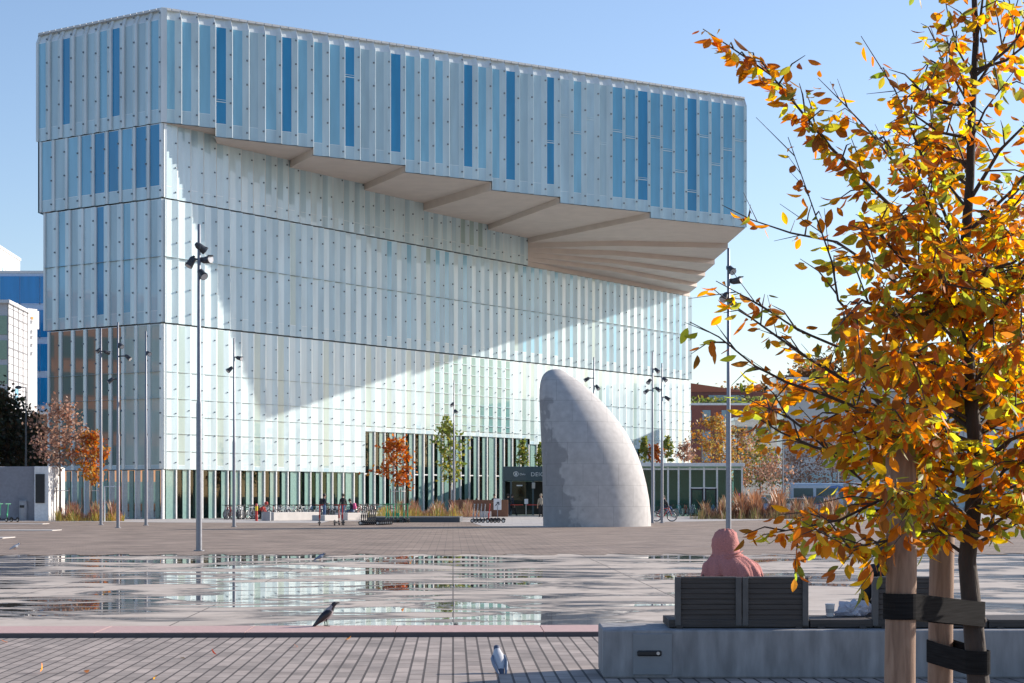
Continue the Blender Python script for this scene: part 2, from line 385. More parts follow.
def facade(mb, P0, D, L, z0, z1, nb, cat, depth=.2, band=.9, fixdz=1.9, winlist=None, zfun=None, joints=(), topcap=True, bars=None, strip='white_panel', seed=1, fin=True, split=.62, fs=.115, splitf=None):
    rr = random.Random(seed)
    N = Vector((D.y, -D.x)); w_ = L / nb
    def pt(u, n_, z): q = P0 + D*u + N*n_; return (q.x, q.y, z)
    for i in range(nb):
        u0 = i*w_; zb = zfun(i) if zfun else z0
        if zb is None: continue
        sp_ = splitf(i) if splitf else split
        fe = .055 if splitf else .09
        prof = [(0, depth), (fe, depth*.62), (.105, 0), (sp_, depth*.2), (1.0, depth)]
        c = cat(i, rr)
        cap = band*.75 if topcap else 0
        levels = [(zb+.06, zb+band, 'band'), (zb+band, z1-cap-.0, 'pane')]
        if topcap: levels.append((z1-cap, z1, 'cap'))
        for (a, b_, kind) in levels:
            inn = .32 if kind == 'cap' else 0
            for j in range(4):
                (ua, na), (ub, nb_) = prof[j], prof[j+1]
                if kind == 'pane': m_ = ('fin_edge', 'fin_edge', c, strip)[j]
                elif kind == 'band': m_ = ('fin_edge', 'fin_edge', 'white_panel' if c in ('white_panel',) else 'pale_panel', strip)[j]
                else: m_ = ('fin_edge', 'fin_edge', 'fin_edge', 'fin_edge')[j]
                tgt = mb
                if winlist is not None and kind == 'pane' and j == 2:
                    tgt = MB(); winlist.append(tgt)
                q = [pt(u0+ua*w_, na, a), pt(u0+ub*w_, nb_, a), pt(u0+ub*w_, nb_-inn, b_), pt(u0+ua*w_, na-inn, b_)]
                if kind == 'pane' and j == 2:
                    e = .035   # pane sits in a slim frame
                    q = [pt(u0+ua*w_, na, a+e), pt(u0+ub*w_, nb_, a+e), pt(u0+ub*w_, nb_, b_-e), pt(u0+ua*w_, na, b_-e)]
                    if tgt is not mb:
                        qi = [pt(u0+ua*w_, na-.12, a+e), pt(u0+ub*w_, nb_-.12, a+e), pt(u0+ub*w_, nb_-.12, b_-e), pt(u0+ua*w_, na-.12, b_-e)]
                        tgt.add(q+qi, [(0,1,2,3),(0,4,5,1),(3,2,6,7)], FI[m_])
                        if bars and bars(i, rr):
                            zz = a + (b_-a)*rr.uniform(.15,.75)
                            pc = pt(u0+(ua+ub)/2*w_, (na+nb_)/2+.02, zz); ang = math.atan2(D.y, D.x)
                            tgt.box(pc, ((ub-ua)*w_*.98, .03, .07), FI['white_panel'], ang)
                            pc = pt(u0+(ua+ub)/2*w_, (na+nb_)/2+.02, zz+.16); tgt.box(pc, ((ub-ua)*w_*.98, .03, .035), FI['white_panel'], ang)
                    else: mb.add(q, [(0,1,2,3)], FI[m_])
                    for (za, zc) in ((a, a+e), (b_-e, b_)):
                        mb.add([pt(u0+ua*w_, na, za), pt(u0+ub*w_, nb_, za), pt(u0+ub*w_, nb_, zc), pt(u0+ua*w_, na, zc)], [(0,1,2,3)], FI['fin_edge'])
                else: tgt.add(q, [(0,1,2,3)], FI[m_])
            if kind == 'band':
                mb.add([pt(u0+ua_*w_, na_, a) for ua_, na_ in prof] + [pt(u0+w_, -.3, a), pt(u0, -.3, a)], [(0,1,2,3,4,5,6)], FI['pale_panel'])
        ang = math.atan2(D.y, D.x)
        z = zb + .55 + (.25 if i % 2 else 0)
        while z < z1 - .3:
            mb.box(pt(u0+.90*w_, depth*.85+.02, z), (fs, .07, fs), FI['fixing'], ang)
            
            z += fixdz
        if c == 'atrium_pane':
            zj = zb+1.0
            while zj < z1-.2: mb.box(pt(u0+w_*.38, depth*.55, zj), (w_*.62, depth*.9+.04, .05), FI['pale_panel'], ang); zj += .88
        for zj in joints:
            if zb < zj < z1: mb.box(pt(u0+w_/2, depth*.55, zj), (w_, depth*.9+.02, .016), FI['thin_joint'], ang)

# --- upper volume
lt = [0] + [hit(A, W, q) for q in (219, 317, 404, 485.5, 561.5, 646)] + [tE]
NBW = 41; bw = tE / NBW
steps = [round(t / bw) for t in lt]
zs = [28.14, 27.55, 27.0, 26.5, 25.85, 25.4, 24.95]
up = thing('upper_volume', None, None); up.parent = lib
def boxcat(i, rr):
    if i >= 30:
        return 'mid_pane' if i == 40 else ('clear_pane' if i % 4 else 'deep_pane')
    if i in (3, 7, 11, 14, 19, 22, 25): return 'deep_pane'
    if i in (26, 28, 29, 24): return 'grey_pane' if i % 2 else 'pale_panel'
    return rr.choice(['mid_pane', 'mid_pane', 'grey_pane', 'grey_pane', 'mid_pane'])
def zf(i):
    k = max(j for j in range(7) if steps[j] <= i); return zs[k]
wins = []; mb = MB()
facade(mb, A, W, tE, 0, ZT, NBW, boxcat, .24, 1.0, 1.75, wins, zf, splitf=lambda i: .86 if i >= 30 else (.66, .62, .74, .68)[i % 4], bars=lambda i, r: i > 24 or i in (3, 11), strip='white_panel', seed=3)
up_main = bl(mb, 'glass_cladding', FMATS, up)
C0t = hit(A, V, 38); C0 = A + V*C0t
def leftcat(i, rr): return ['mid_pane','grey_pane','deep_pane','grey_pane','grey_pane','mid_pane','deep_pane','grey_pane','grey_pane','mid_pane'][i % 10]
mb = MB()
facade(mb, C0, -V, C0t, ZB, ZT, 10, leftcat, .2, 1.0, 1.75, wins, seed=4, split=.68, strip='white_panel')
mb.box((A.x+.02, A.y-.02, (ZB+ZT)/2), (.42, .42, ZT-ZB-.05), FI['fin_edge'], math.atan2(U.y, U.x)-.5)
bl(mb, 'glass_cladding', FMATS, up)
for wv in wins: bl(wv, 'window', FMATS, up)
# end wall and back walls, roof
Bk = Bp + Vector((-.3, 1)).normalized()*26; Ck = C0 + Vector((.1, 1)).normalized()*30
fr = [0, .27, .5, .68, .85, 1.0]; zp = [24.95, 24.5, 24.05, 23.65, 23.25]
I_ = A + U * hit(A, U, 527)
mb = MB()
for k in range(5):
    a = Ep.lerp(Bp, fr[k]); b_ = Ep.lerp(Bp, fr[k+1])
    mb.poly([(a.x,a.y,zp[k]),(b_.x,b_.y,zp[k]),(b_.x,b_.y,ZT-.1),(a.x,a.y,ZT-.1)], 0)
for (a, b_) in ((Bp, Bk), (Bk, Ck), (Ck, C0)):
    mb.poly([(a.x,a.y,22.9),(b_.x,b_.y,22.9),(b_.x,b_.y,ZT-.1),(a.x,a.y,ZT-.1)], 0)
bl(mb, 'rear_wall', [M['pale_panel']], up)
mb = MB(); nW = Vector((W.y,-W.x)); nV = Vector((-V.y, V.x)) * -1
mb.poly([(p.x,p.y,ZT-.12) for p in (A, Ep, Bp, Bk, Ck, C0)], 0)
# rim of folded glass tips along the roof edge
for (P0, D, L, n_) in ((A, W, tE, NBW*2), (C0, -V, C0t, 20)):
    N = Vector((D.y,-D.x)); ang = math.atan2(D.y, D.x)
    for i in range(n_):
        u = (i+.5)*L/n_; q = P0 + D*u + N*-.16
        mb.box((q.x, q.y, ZT-.02), (L/n_-.07, .34, .16), 0, ang)
bl(mb, 'roof', [M['roof']], up)
# stepped soffit
mb = MB()
mi = [0] + [hit(A, U, q) for q in (217, 290, 364, 423, 488, 527)]
fpt = [A + W*(s*bw) for s in steps]; mpt = [A + U*t for t in mi]
nWo = nW*.12
for k in range(6):
    a, b_, c, d = fpt[k]+nWo, fpt[k+1]+nWo, mpt[k+1], mpt[k]
    z = zs[k]; mb.poly([(q.x,q.y,z) for q in (d, c, b_, a)], 0)
    z2 = zs[k+1]; mb.poly([(b_.x,b_.y,z),(c.x,c.y,z),(c.x,c.y,z2),(b_.x,b_.y,z2)], 0)
# pleats fanning from the inner corner to the end wall
mids = [(595,238),(612,250),(619,258),(628,270)]
lines = []
for k in range(4):
    e = Ep.lerp(Bp, fr[k+1]); z = (zp[k]+zp[k+1])/2
    md = I_.lerp(e, .42) + Vector((-.4,.9)) * (-1.6)
    lines.append([I_, md, e])
first = [I_, fpt[6]+nWo, Ep+nWo]
prev = [I_, fpt[6]+nWo, Ep+nWo, Ep]
poly = [(q.x,q.y,zp[0]) for q in prev] + [(q.x,q.y,zp[0]) for q in (lines[0][2], lines[0][1])]
mb.poly(poly, 0)
for k in range(4):
    l0 = lines[k]
    for (a, b_) in ((l0[0], l0[1]), (l0[1], l0[2])):
        mb.poly([(a.x,a.y,zp[k]),(b_.x,b_.y,zp[k]),(b_.x,b_.y,zp[k+1]),(a.x,a.y,zp[k+1])], 0)
    nxt = lines[k+1] if k < 3 else [I_, I_.lerp(Bp, .5), Bp]
    mb.poly([(q.x,q.y,zp[k+1]) for q in (l0[0], l0[1], l0[2], nxt[2], nxt[1])], 0)
mb.poly([(I_.x,I_.y,zp[4]),(Bp.x,Bp.y,zp[4]),(Bp.x,Bp.y,Z2),(I_.x,I_.y,Z2)], 0)
bl(mb, 'soffit', [M['soffit']], up)

# --- lower volumes
def volume(name, z0, z1, leftpx, nb_right, nb_left, rcat, lcat, tmax=None, depth=.2, band=.9, winleft=False, **kw):
    e = thing(name, None, None); e.parent = lib
    L = tmax or tB; Ct = hit(A, V, leftpx); C = A + V*Ct
    mb = MB()
    facade(mb, A, U, L, z0, z1, nb_right, rcat, depth, band, 1.75, seed=int(z0*10), topcap=False, **kw)
    bl(mb, 'glass_cladding', FMATS, e)
    wl = [] if winleft else None; mb = MB()
    facade(mb, C, -V, Ct, z0, z1, nb_left, lcat, .16, band, 1.75, wl, seed=int(z0*7), topcap=False, strip='white_panel', split=.82 if (z0 < 5 or winleft) else .62, joints=kw.get('joints', ())[:2])
    bl(mb, 'glass_cladding', FMATS, e)
    for q in wl or (): bl(q, 'window', FMATS, e)
    mb = MB(); N = Vector((U.y,-U.x)); ins = N*-.1
    Cb = C + Vector((.1,1)).normalized()*30; Bb = Bp + Vector((-.3,1)).normalized()*26
    ring = [A+ins+V*.05, Bp+ins, Bb, Cb, C+Vector((.3,.45))]
    for i in range(1, 4):
        a, b_ = ring[i], ring[i+1] if i < 4 else ring[0]
        mb.poly([(a.x,a.y,z0),(b_.x,b_.y,z0),(b_.x,b_.y,z1),(a.x,a.y,z1)], 0)
    mb.poly([(q.x,q.y,z0+.055) for q in ring], 1)
    # shadow gap closing the top
    for (a, b_) in ((ring[4], ring[0]), (ring[0], ring[1] if not tmax else A+U*tmax+ins)):
        mb.poly([(a.x,a.y,z1-.1),(b_.x,b_.y,z1-.1),(b_.x,b_.y,z1+.1),(a.x,a.y,z1+.1)], 1)
    # corner strip
    mb.box((A.x-.02, A.y+.12, (z0+z1)/2+.04), (.42, .3, z1-z0-.1), 2, math.atan2(U.y, U.x)-.3)
    bl(mb, 'rear_wall', [M['pale_panel'], M['dark_gap'], M['fin_edge']], e)
    return e
def c_hi(i, rr): return 'green_pane' if rr.random() < .2 else rr.choice(['white_panel', 'pale_panel', 'pale_panel'])
def c_l2(i, rr): return ('deep_pane' if i % 3 else 'clear_pane') if i > 2 else ('mid_pane', 'grey_pane')[i % 2]
def c_l3(i, rr): return ['pale_panel','mid_pane','grey_pane','pale_panel','deep_pane','grey_pane','mid_pane','pale_panel','grey_pane','pale_panel'][i % 10]
def c_r3(i, rr):
    f_ = i / 58
    if f_ > .25 and rr.random() < .42: return 'mid_pane'
    return rr.choice(['white_panel', 'pale_panel', 'white_panel', 'green_pane'])
tI = hit(A, U, 527)
volume('second_volume', Z2, ZB, 41, 35, 9, c_hi, c_l2, tmax=tI, winleft=True, depth=.10, fs=.1)
volume('middle_volume', Z3, Z2-.05, 45, 58, 9, c_r3, c_l3, depth=.22, fs=.1, joints=((Z3+Z2)/2+.3,))
tX = lambda q: hit(A, U, q)
nb4 = 58; w4 = tB / nb4
def c_r4(i, rr):
    t = (i+.5)*w4
    if tX(436) < t < tX(510): return 'atrium_pane'
    if t < tX(360): return 'green_pane' if i in (1, 4, 7, 9, 13, 17, 18) else 'white_panel'
    return rr.choice(['white_panel', 'white_panel', 'green_pane', 'pale_panel'])
def z_r4(i):
    t = (i+.5)*w4
    return 6.9 if tX(365) < t < tX(525) else None if False else (Z4 if t < tX(365) else (6.4 if t < tX(640) else Z4))
volume('base_volume', Z4, Z3-.05, 49, nb4, 9, c_r4, lambda i, r: 'mirror_pane' if i < 6 else 'green_pane', depth=.09, band=.35, fs=.075, zfun=z_r4, joints=(Z35, Z35+1.9, Z35-1.25, Z35-2.5, Z35-3.75), fin=False)
# --- ground floor glazing
gf = thing('ground_floor', None, None); gf.parent = lib
N = Vector((U.y,-U.x))
def gtop(i):
    return z_r4(i)
mbm, mbg, mbi = MB(), MB(), MB(); angU = math.atan2(U.y, U.x)
def pu(u, n_, z): q = A + U*u + N*n_; return (q.x, q.y, z)
for i in range(nb4):
    zt = gtop(i)+.05; u0 = i*w4
    mbm.box(pu(u0, -.06, zt/2), (.1, .16, zt), 0, angU)
    if zt > 5: mbm.box(pu(u0+w4/2, -.16, 3.5), (w4, .08, .09), 0, angU)
    mbg.poly([pu(u0+.06, -.15, .06), pu(u0+w4-.06, -.15, .06), pu(u0+w4-.06, -.15, zt), pu(u0+.06, -.15, zt)], 0)
    mbi.box(pu(u0+w4*(.74 if i % 5 else .62), -.11, zt/2+.03), (w4*(.40 if i % 5 else .66), .03, zt-.08), 0, angU)
    if i % 4 == 1:
        q = MB(); q.tube([pu(u0+.3, -3.5, .08), pu(u0+.3, -3.5, zt-.1)], .3, 10, 0); bl(q, 'column', [M['pale_concrete']], gf)
Ct = tX(163)
CL = hit(A, V, 49); NL = Vector((V.y, -V.x)) * -1
NL = Vector((-V.y, V.x)); 
if NL.y > 0: NL = -NL
angV = math.atan2(V.y, V.x)
def pv(u, n_, z): q = A + V*u + NL*n_; return (q.x, q.y, z)
for i in range(9):
    w_ = CL/9; u0 = i*w_
    mbm.box(pv(u0+.05, -.05, Z4/2), (.11, .24, Z4), 0, angV)
    mbg.poly([pv(u0+.1, -.15, .06), pv(u0+w_, -.15, .06), pv(u0+w_, -.15, Z4), pv(u0+.1, -.15, Z4)], 0)
    mbi.box(pv(u0+w_*.5, -.11, Z4/2+.03), (w_*.3, .03, Z4-.1), 0, angV)
bl(mbm, 'mullion_frame', [M['mullion']], gf); bl(mbg, 'glazing', [M['glass']], gf); bl(mbi, 'glass_fin', [M['inner_green']], gf)
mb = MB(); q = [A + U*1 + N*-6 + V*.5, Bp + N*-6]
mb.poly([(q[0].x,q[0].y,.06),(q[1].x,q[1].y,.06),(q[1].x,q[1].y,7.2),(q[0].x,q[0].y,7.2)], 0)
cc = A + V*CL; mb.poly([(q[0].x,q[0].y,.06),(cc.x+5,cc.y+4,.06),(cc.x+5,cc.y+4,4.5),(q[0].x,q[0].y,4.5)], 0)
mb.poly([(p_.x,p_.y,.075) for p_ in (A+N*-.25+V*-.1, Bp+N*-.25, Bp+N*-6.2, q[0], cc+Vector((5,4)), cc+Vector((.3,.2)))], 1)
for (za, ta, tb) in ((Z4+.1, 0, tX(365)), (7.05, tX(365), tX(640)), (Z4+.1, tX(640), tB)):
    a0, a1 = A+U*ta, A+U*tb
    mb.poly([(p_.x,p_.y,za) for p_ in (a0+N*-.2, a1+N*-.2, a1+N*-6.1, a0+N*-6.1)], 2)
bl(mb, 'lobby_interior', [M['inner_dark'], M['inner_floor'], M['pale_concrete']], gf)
# --- entrance portal and pavilion with planted roof
YP = 157.0
pw = thing('entrance_pavilion', 'low teal entrance pavilion with white edged flat roof and glass doors before the library', 'pavilion', (X(525, YP), YP, 0))
OX = Vector((X(525, YP), YP, 0))
def bp_(mb, name, mats, parent=pw):
    mb.v = [(v[0]-OX.x, v[1]-OX.y, v[2]) for v in mb.v]; return mb.build(name, mats, parent)
x0, x1 = X(503, YP), X(562, YP); zt = Z(466.5, YP); zf_ = Z(481, YP)
mb = MB(); mb.bevbox(((x0+x1)/2, YP+3, (zt+zf_)/2), (x1-x0, 6, zt-zf_), .03); bp_(mb, 'fascia', M['teal'])
mb = MB()
for xx in (x0+.1, X(511, YP), X(533, YP)): mb.box((xx, YP+.1, (zf_+.06)/2), (.16, .16, zf_-.06))
mb.box((x0+.1, YP+3, zf_/2+.03), (.14, 5.6, zf_-.06)); bp_(mb, 'portal_frame', M['teal'])
mb = MB(); mb.box(((x0+x1)/2, YP+4.8, zf_/2+.03), (x1-x0-.2, .1, zf_-.08)); bp_(mb, 'door_recess', M['black'])
mb = MB(); mb.poly([(X(511,YP)+.1,YP+.12,.07),(X(533,YP)-.1,YP+.12,.07),(X(533,YP)-.1,YP+.12,zf_),(X(511,YP)+.1,YP+.12,zf_)]); bp_(mb, 'glass_panel', M['glass'])
mb = MB(); mb.box((X(519.5,YP), YP-.02, Z(485.5,YP)), (.5, .03, .1)); bp_(mb, 'door_sign', [M['lettering']])
mb = MB(); mb.box((X(533.5,YP), YP-.05, Z(485.5,YP)), (.28, .04, .5)); bp_(mb, 'hanging_notice', [M['pale_concrete']])
def text(body, size, loc, m, parent, name, rotx=R(90), rz=0.0, ext=.02, space=1.0):
    cu = bpy.data.curves.new(name, 'FONT'); cu.body = body; cu.size = size; cu.extrude = ext; cu.space_character = space
    to = bpy.data.objects.new(name, cu); COL.objects.link(to); dg = bpy.context.evaluated_depsgraph_get()
    me = bpy.data.meshes.new_from_object(to.evaluated_get(dg)); bpy.data.objects.remove(to); me.materials.clear(); me.materials.append(m)
    o = bpy.data.objects.new(name, me); COL.objects.link(o); o.parent = parent; o.location = loc; o.rotation_euler = (rotx, 0, rz); return o
text('DEICHMAN', .48, Vector((X(530.7, YP), YP-.03, Z(476.2, YP)))-OX, M['lettering'], pw, 'lettering', space=1.12)
text('Oslo', .26, Vector((X(519.5, YP), YP-.03, Z(475.2, YP)))-OX, M['lettering'], pw, 'lettering')
mb = MB(); pc = Vector((X(516, YP), YP-.03, Z(474, YP)))
mb.torus(pc, .2, .035, n=16, k=4); mb.box(pc+Vector((0,0,.02)), (.12,.04,.2)); mb.box(pc+Vector((0,0,-.1)), (.26,.04,.05)); bp_(mb, 'round_emblem', M['lettering'])
# glazed part to the right
YG = 150.0; gx0, gx1 = X(560, YG), X(744, YG); gz = Z(463, YG)
mb = MB(); mb.bevbox(((gx0+gx1)/2, YG+5.5, gz-.14), (gx1-gx0, 12, .28), .03); bp_(mb, 'roof', M['whitepaint'])
mb = MB()
for q in (575, 640, 654, 668, 678.5, 690, 704, 717, 742): mb.box((X(q,YG), YG, gz/2-.12), (.14, .2, gz-.4))
for (a, b_, z) in ((560, 742, 3.9), (690, 717, 2.35)): mb.box(((X(a,YG)+X(b_,YG))/2, YG-.01, z), (X(b_,YG)-X(a,YG), .12, .12))
bp_(mb, 'mullion_frame', M['whitepaint'])
mb = MB(); mb.poly([(gx0,YG+.05,.07),(gx1-.2,YG+.05,.07),(gx1-.2,YG+.05,gz-.28),(gx0,YG+.05,gz-.28)]); mb.poly([(gx1-.2,YG+.05,.07),(gx1-.2,YG+11,.07),(gx1-.2,YG+11,gz-.28),(gx1-.2,YG+.05,gz-.28)]); bp_(mb, 'glazing', M['glass'])
for (a, b_) in ((690.7, 703.3), (704.7, 716.5)):
    mb = MB(); xa, xb = X(a,YG), X(b_,YG)
    for xx in (xa+.06, xb-.06): mb.box((xx, YG-.08, 1.2), (.12, .1, 2.24))
    for z in (.12, 2.24): mb.box(((xa+xb)/2, YG-.08, z), (xb-xa, .1, .12))
    mb.box(((xb if a < 700 else xa), YG-.16, 1.1), (.05,.05,.5)); bp_(mb, 'door', M['black'])
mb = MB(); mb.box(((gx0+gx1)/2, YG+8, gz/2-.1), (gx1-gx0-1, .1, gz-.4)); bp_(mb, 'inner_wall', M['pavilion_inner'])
# ------------------------------------------------------------------ stone monument (plain rounded monolith)
def monument():
    Yf = 97.0; b = at(596, 527.2, .06); Yf = b.y
    prof = [(527.2,543,651.8),(515,542.8,651.4),(500,542.6,650),(485,542.4,647.3),(470,542.2,643.6),(455,541.6,638.5),(442,541,632.5),(430,540.4,625.5),(418,540,616.5),(407,539.5,607.5),(398,539.2,599),(390,539.4,590.5),(383,540.2,582),(378,541.6,575),(374.5,543.6,568.5)]
    rings = []; Yc = Yf + 2.7
    for (y, l, r) in prof:
        z = H + (HY-y)/F*Yc; xl, xr = X(l,Yc), X(r,Yc); cx, rx = (xl+xr)/2, (xr-xl)/2
        ry = min(rx*1.0, 2.6) * (.93 if rx > 1 else 1)
        ring = []
        for k in range(48):
            a = 2*math.pi*k/48; ca, sa = math.cos(a), math.sin(a)
            bb = rx/math.sqrt((.78*.766)**2+.643**2); ring.append(Vector((cx + bb*(.78*ca*.766+sa*.643), Yc + ry/max(rx,.01)*bb*(-.78*ca*.643+sa*.766), z)))
        rings.append(ring)
    Ytop = Yc
    rings[0] = [Vector((v.x, v.y, .062)) for v in rings[0]]
    top = rings[-1]; c = sum(top, Vector())/len(top)
    for (f_, dz) in ((.82,.12),(.6,.21),(.35,.27),(.12,.29)): rings.append([c + (v-c)*f_ + Vector((0,0,dz)) for v in top])
    m, n, l, b = nt('weathered pale granite'); pset(b, None, .75, .3)
    tc = n.new('ShaderNodeTexCoord'); no = n.new('ShaderNodeTexNoise'); no.inputs['Scale'].default_value = 3; no.inputs['Detail'].default_value = 8
    l.new(tc.outputs['Object'], no.inputs['Vector'])
    r = ramp(n, [(.3, (.40,.39,.385)), (.7, (.50,.49,.48))]); l.new(no.outputs['Fac'], r.inputs['Fac'])
    sx = n.new('ShaderNodeSeparateXYZ'); l.new(tc.outputs['Object'], sx.inputs[0])
    def mth(op, a, c=None, d=None):
        q = n.new('ShaderNodeMath'); q.operation = op
        for i, v in enumerate((a, c, d)):
            if v is None: continue
            if isinstance(v, (int, float)): q.inputs[i].default_value = v
            else: l.new(v, q.inputs[i])
        return q.outputs[0]
    fr = mth('FRACT', mth('DIVIDE', sx.outputs['Z'], 1.13)); j1 = mth('LESS_THAN', fr, .014)
    row = mth('FLOOR', mth('DIVIDE', sx.outputs['Z'], 1.13))
    fx = mth('FRACT', mth('ADD', mth('DIVIDE', sx.outputs['X'], 1.9), mth('MULTIPLY', row, .43))); j2 = mth('LESS_THAN', fx, .008)
    jj = mth('MULTIPLY', mth('MAXIMUM', j1, j2), .55)
    # dark rain stain with a ragged edge down the left flank
    n2 = n.new('ShaderNodeTexNoise'); n2.inputs['Scale'].default_value = .9; n2.inputs['Detail'].default_value = 6; l.new(tc.outputs['Object'], n2.inputs['Vector'])
    e = mth('SUBTRACT', mth('ADD', mth('MULTIPLY', sx.outputs['X'], .6), mth('MULTIPLY', n2.outputs['Fac'], 3.0)), mth('MULTIPLY', sx.outputs['Z'], -.16))
    st = n.new('ShaderNodeMapRange'); st.inputs['From Min'].default_value = 2.75; st.inputs['From Max'].default_value = 2.6; l.new(e, st.inputs['Value'])
    mx = n.new('ShaderNodeMix'); mx.data_type = 'RGBA'; l.new(mth('MULTIPLY', st.outputs[0], .6), mx.inputs['Factor']); l.new(r.outputs['Color'], mx.inputs['A']); mx.inputs['B'].default_value = (.2,.2,.205,1)
    m2 = n.new('ShaderNodeMix'); m2.data_type = 'RGBA'; l.new(jj, m2.inputs['Factor']); l.new(mx.outputs['Result'], m2.inputs['A']); m2.inputs['B'].default_value = (.13,.13,.13,1)
    l.new(m2.outputs['Result'], b.inputs['Base Color'])
    mb = MB(); o0 = Vector((X(541, Yc), Yc, 0))
    mb.loft([[v-o0 for v in rr] for rr in rings]); o = mb.build('stone_monument', m, loc=o0)
    tag(o, 'tall pale grey stone monolith with rounded top and curved back on the brown paving', 'monument')
monument()

# ------------------------------------------------------------------ lamp posts
def lamp_post(px, by, ty, spots, label, base=None):
    b = at(px, by, .06); hgt = Z(ty, b.y) - .06
    t = thing('lamp_post', label, 'lamp post', (b.x, b.y, .06), group='tall spotlight masts on the square')
    mb = MB(); r0 = .09
    mb.tube([(0,0,0),(0,0,hgt*.45),(0,0,hgt*.46),(0,0,hgt-.02),(0,0,hgt)], [r0, r0*.92, r0*.72, r0*.5, .02], 12); mb.tube([(0,0,0),(0,0,.03)], .16, 12)
    mb.build('pole', M['steel'], t)
    for (dx, py, dirx, diry, tilt) in spots:
        z = Z(py, b.y)-.06; mb = MB()
        c = Vector((dx, 0, z)); d = Vector((dirx, diry, tilt)).normalized(); s = math.copysign(1, dx) if dx else 0
        mb.tube([c - d*.17, c - d*.08, c + d*.08, c + d*.2], [.05, .1, .11, .125], 10, 0); mb.tube([c + d*.195, c + d*.202], [.112, .112], 10, 1)
        mb.box(c + Vector((0,0,-.02)), (.05, .28, .08), 0); mb.tube([(0,0,z+.05), (dx*.9, 0, z+.05)], .035, 6, 0)
        mb.box(c + d*.2 + Vector((0,0,.1)), (.16,.2,.02), 0)
        mb.build('spotlight', [M['lamp_dark'], M['lens']], t)
    return t
L2 = lambda *a: a
lamp_post(199, 551, 224, [(.03,247,.5,.3,-.4),(-.22,261,-.4,-.3,-.8),(.2,260,.6,-.4,.05),(.07,273,.5,-.5,-.6)], 'tallest looking grey mast with four spotlights, nearest on the left of the square')
lamp_post(101, 525, 328, [(-.1,350,-.6,-.4,-.6),(.3,352,.5,.5,-.2)], 'leftmost of the three close grey masts by the orange tree')
lamp_post(118, 528, 322, [(.12,345,.5,-.5,-.5),(.5,357,.8,-.3,-.7),(-.35,380,-.7,-.3,-.6)], 'middle mast of the three close ones by the orange tree, with a low spotlight')
lamp_post(146, 525.5, 331, [(.12,353,.4,-.5,-.3)], 'third mast from the left with a single spotlight at the corner of the library')
lamp_post(234, 527, 338, [(.25,358,.7,-.4,-.2),(-.2,369,-.5,-.4,-.6)], 'slim grey mast before the white base wall and parked bicycles')
lamp_post(454, 518, 380, [(-.1,404,-.5,-.4,-.6),(.12,411,.5,-.4,-.6)], 'thin mast rising through the green tree in the planted bed')
lamp_post(594, 522.5, 357, [(-.42,379,-.8,-.3,-.5),(.2,387,.4,-.5,-.7)], 'mast whose foot is hidden behind the stone monolith')
lamp_post(652.5, 523, 352, [(.25,370,.5,-.4,-.6),(-.2,381,-.4,-.4,-.6),(-.35,391,-.6,-.4,-.5),(.3,389,.6,-.4,-.5)], 'left one of the pair of masts just right of the stone monolith')
lamp_post(662, 523, 363, [(.15,379,.4,-.5,-.5),(.3,398,.8,-.3,-.6)], 'right one of the pair of masts just right of the stone monolith')
lamp_post(728.5, 546, 248, [(.05,269,.3,-.5,-.4),(.22,281,.7,-.4,.1),(.14,303,.5,-.4,-.6),(-.1,296,-.4,-.3,-.5)], 'grey mast standing behind the person in the pink shawl')

# ------------------------------------------------------------------ small trees and planting
ORANGE = [(.42,.13,.03),(.36,.09,.02),(.45,.2,.04),(.3,.07,.02)]
PINKISH = [(.34,.2,.15),(.28,.15,.11),(.38,.25,.18),(.22,.13,.09)]
GOLD = [(.42,.22,.05),(.34,.2,.05),(.3,.22,.07),(.4,.15,.04)]
GREEN = [(.16,.2,.05),(.12,.17,.04),(.22,.24,.06),(.25,.22,.05)]
DARK = [(.035,.04,.02),(.06,.05,.025),(.09,.05,.025),(.05,.045,.02)]
MIX = GOLD + PINKISH + [(.14,.15,.06),(.2,.17,.07)]
def leaf_quad(mb, p, size, col, r=rnd):
    d = Vector((r.gauss(0,1), r.gauss(0,1), r.gauss(-.3,.8))).normalized(); s = d.orthogonal().normalized()
    s = (Quaternion(d, r.random()*6.28) @ s) * size*.32; q = d*size
    k = .75 + r.random()*.5; c = tuple(x*k for x in col)
    mb.add([p, p+q*.45+s, p+q, p+q*.45-s], [(0,1,2,3)], 0, c)
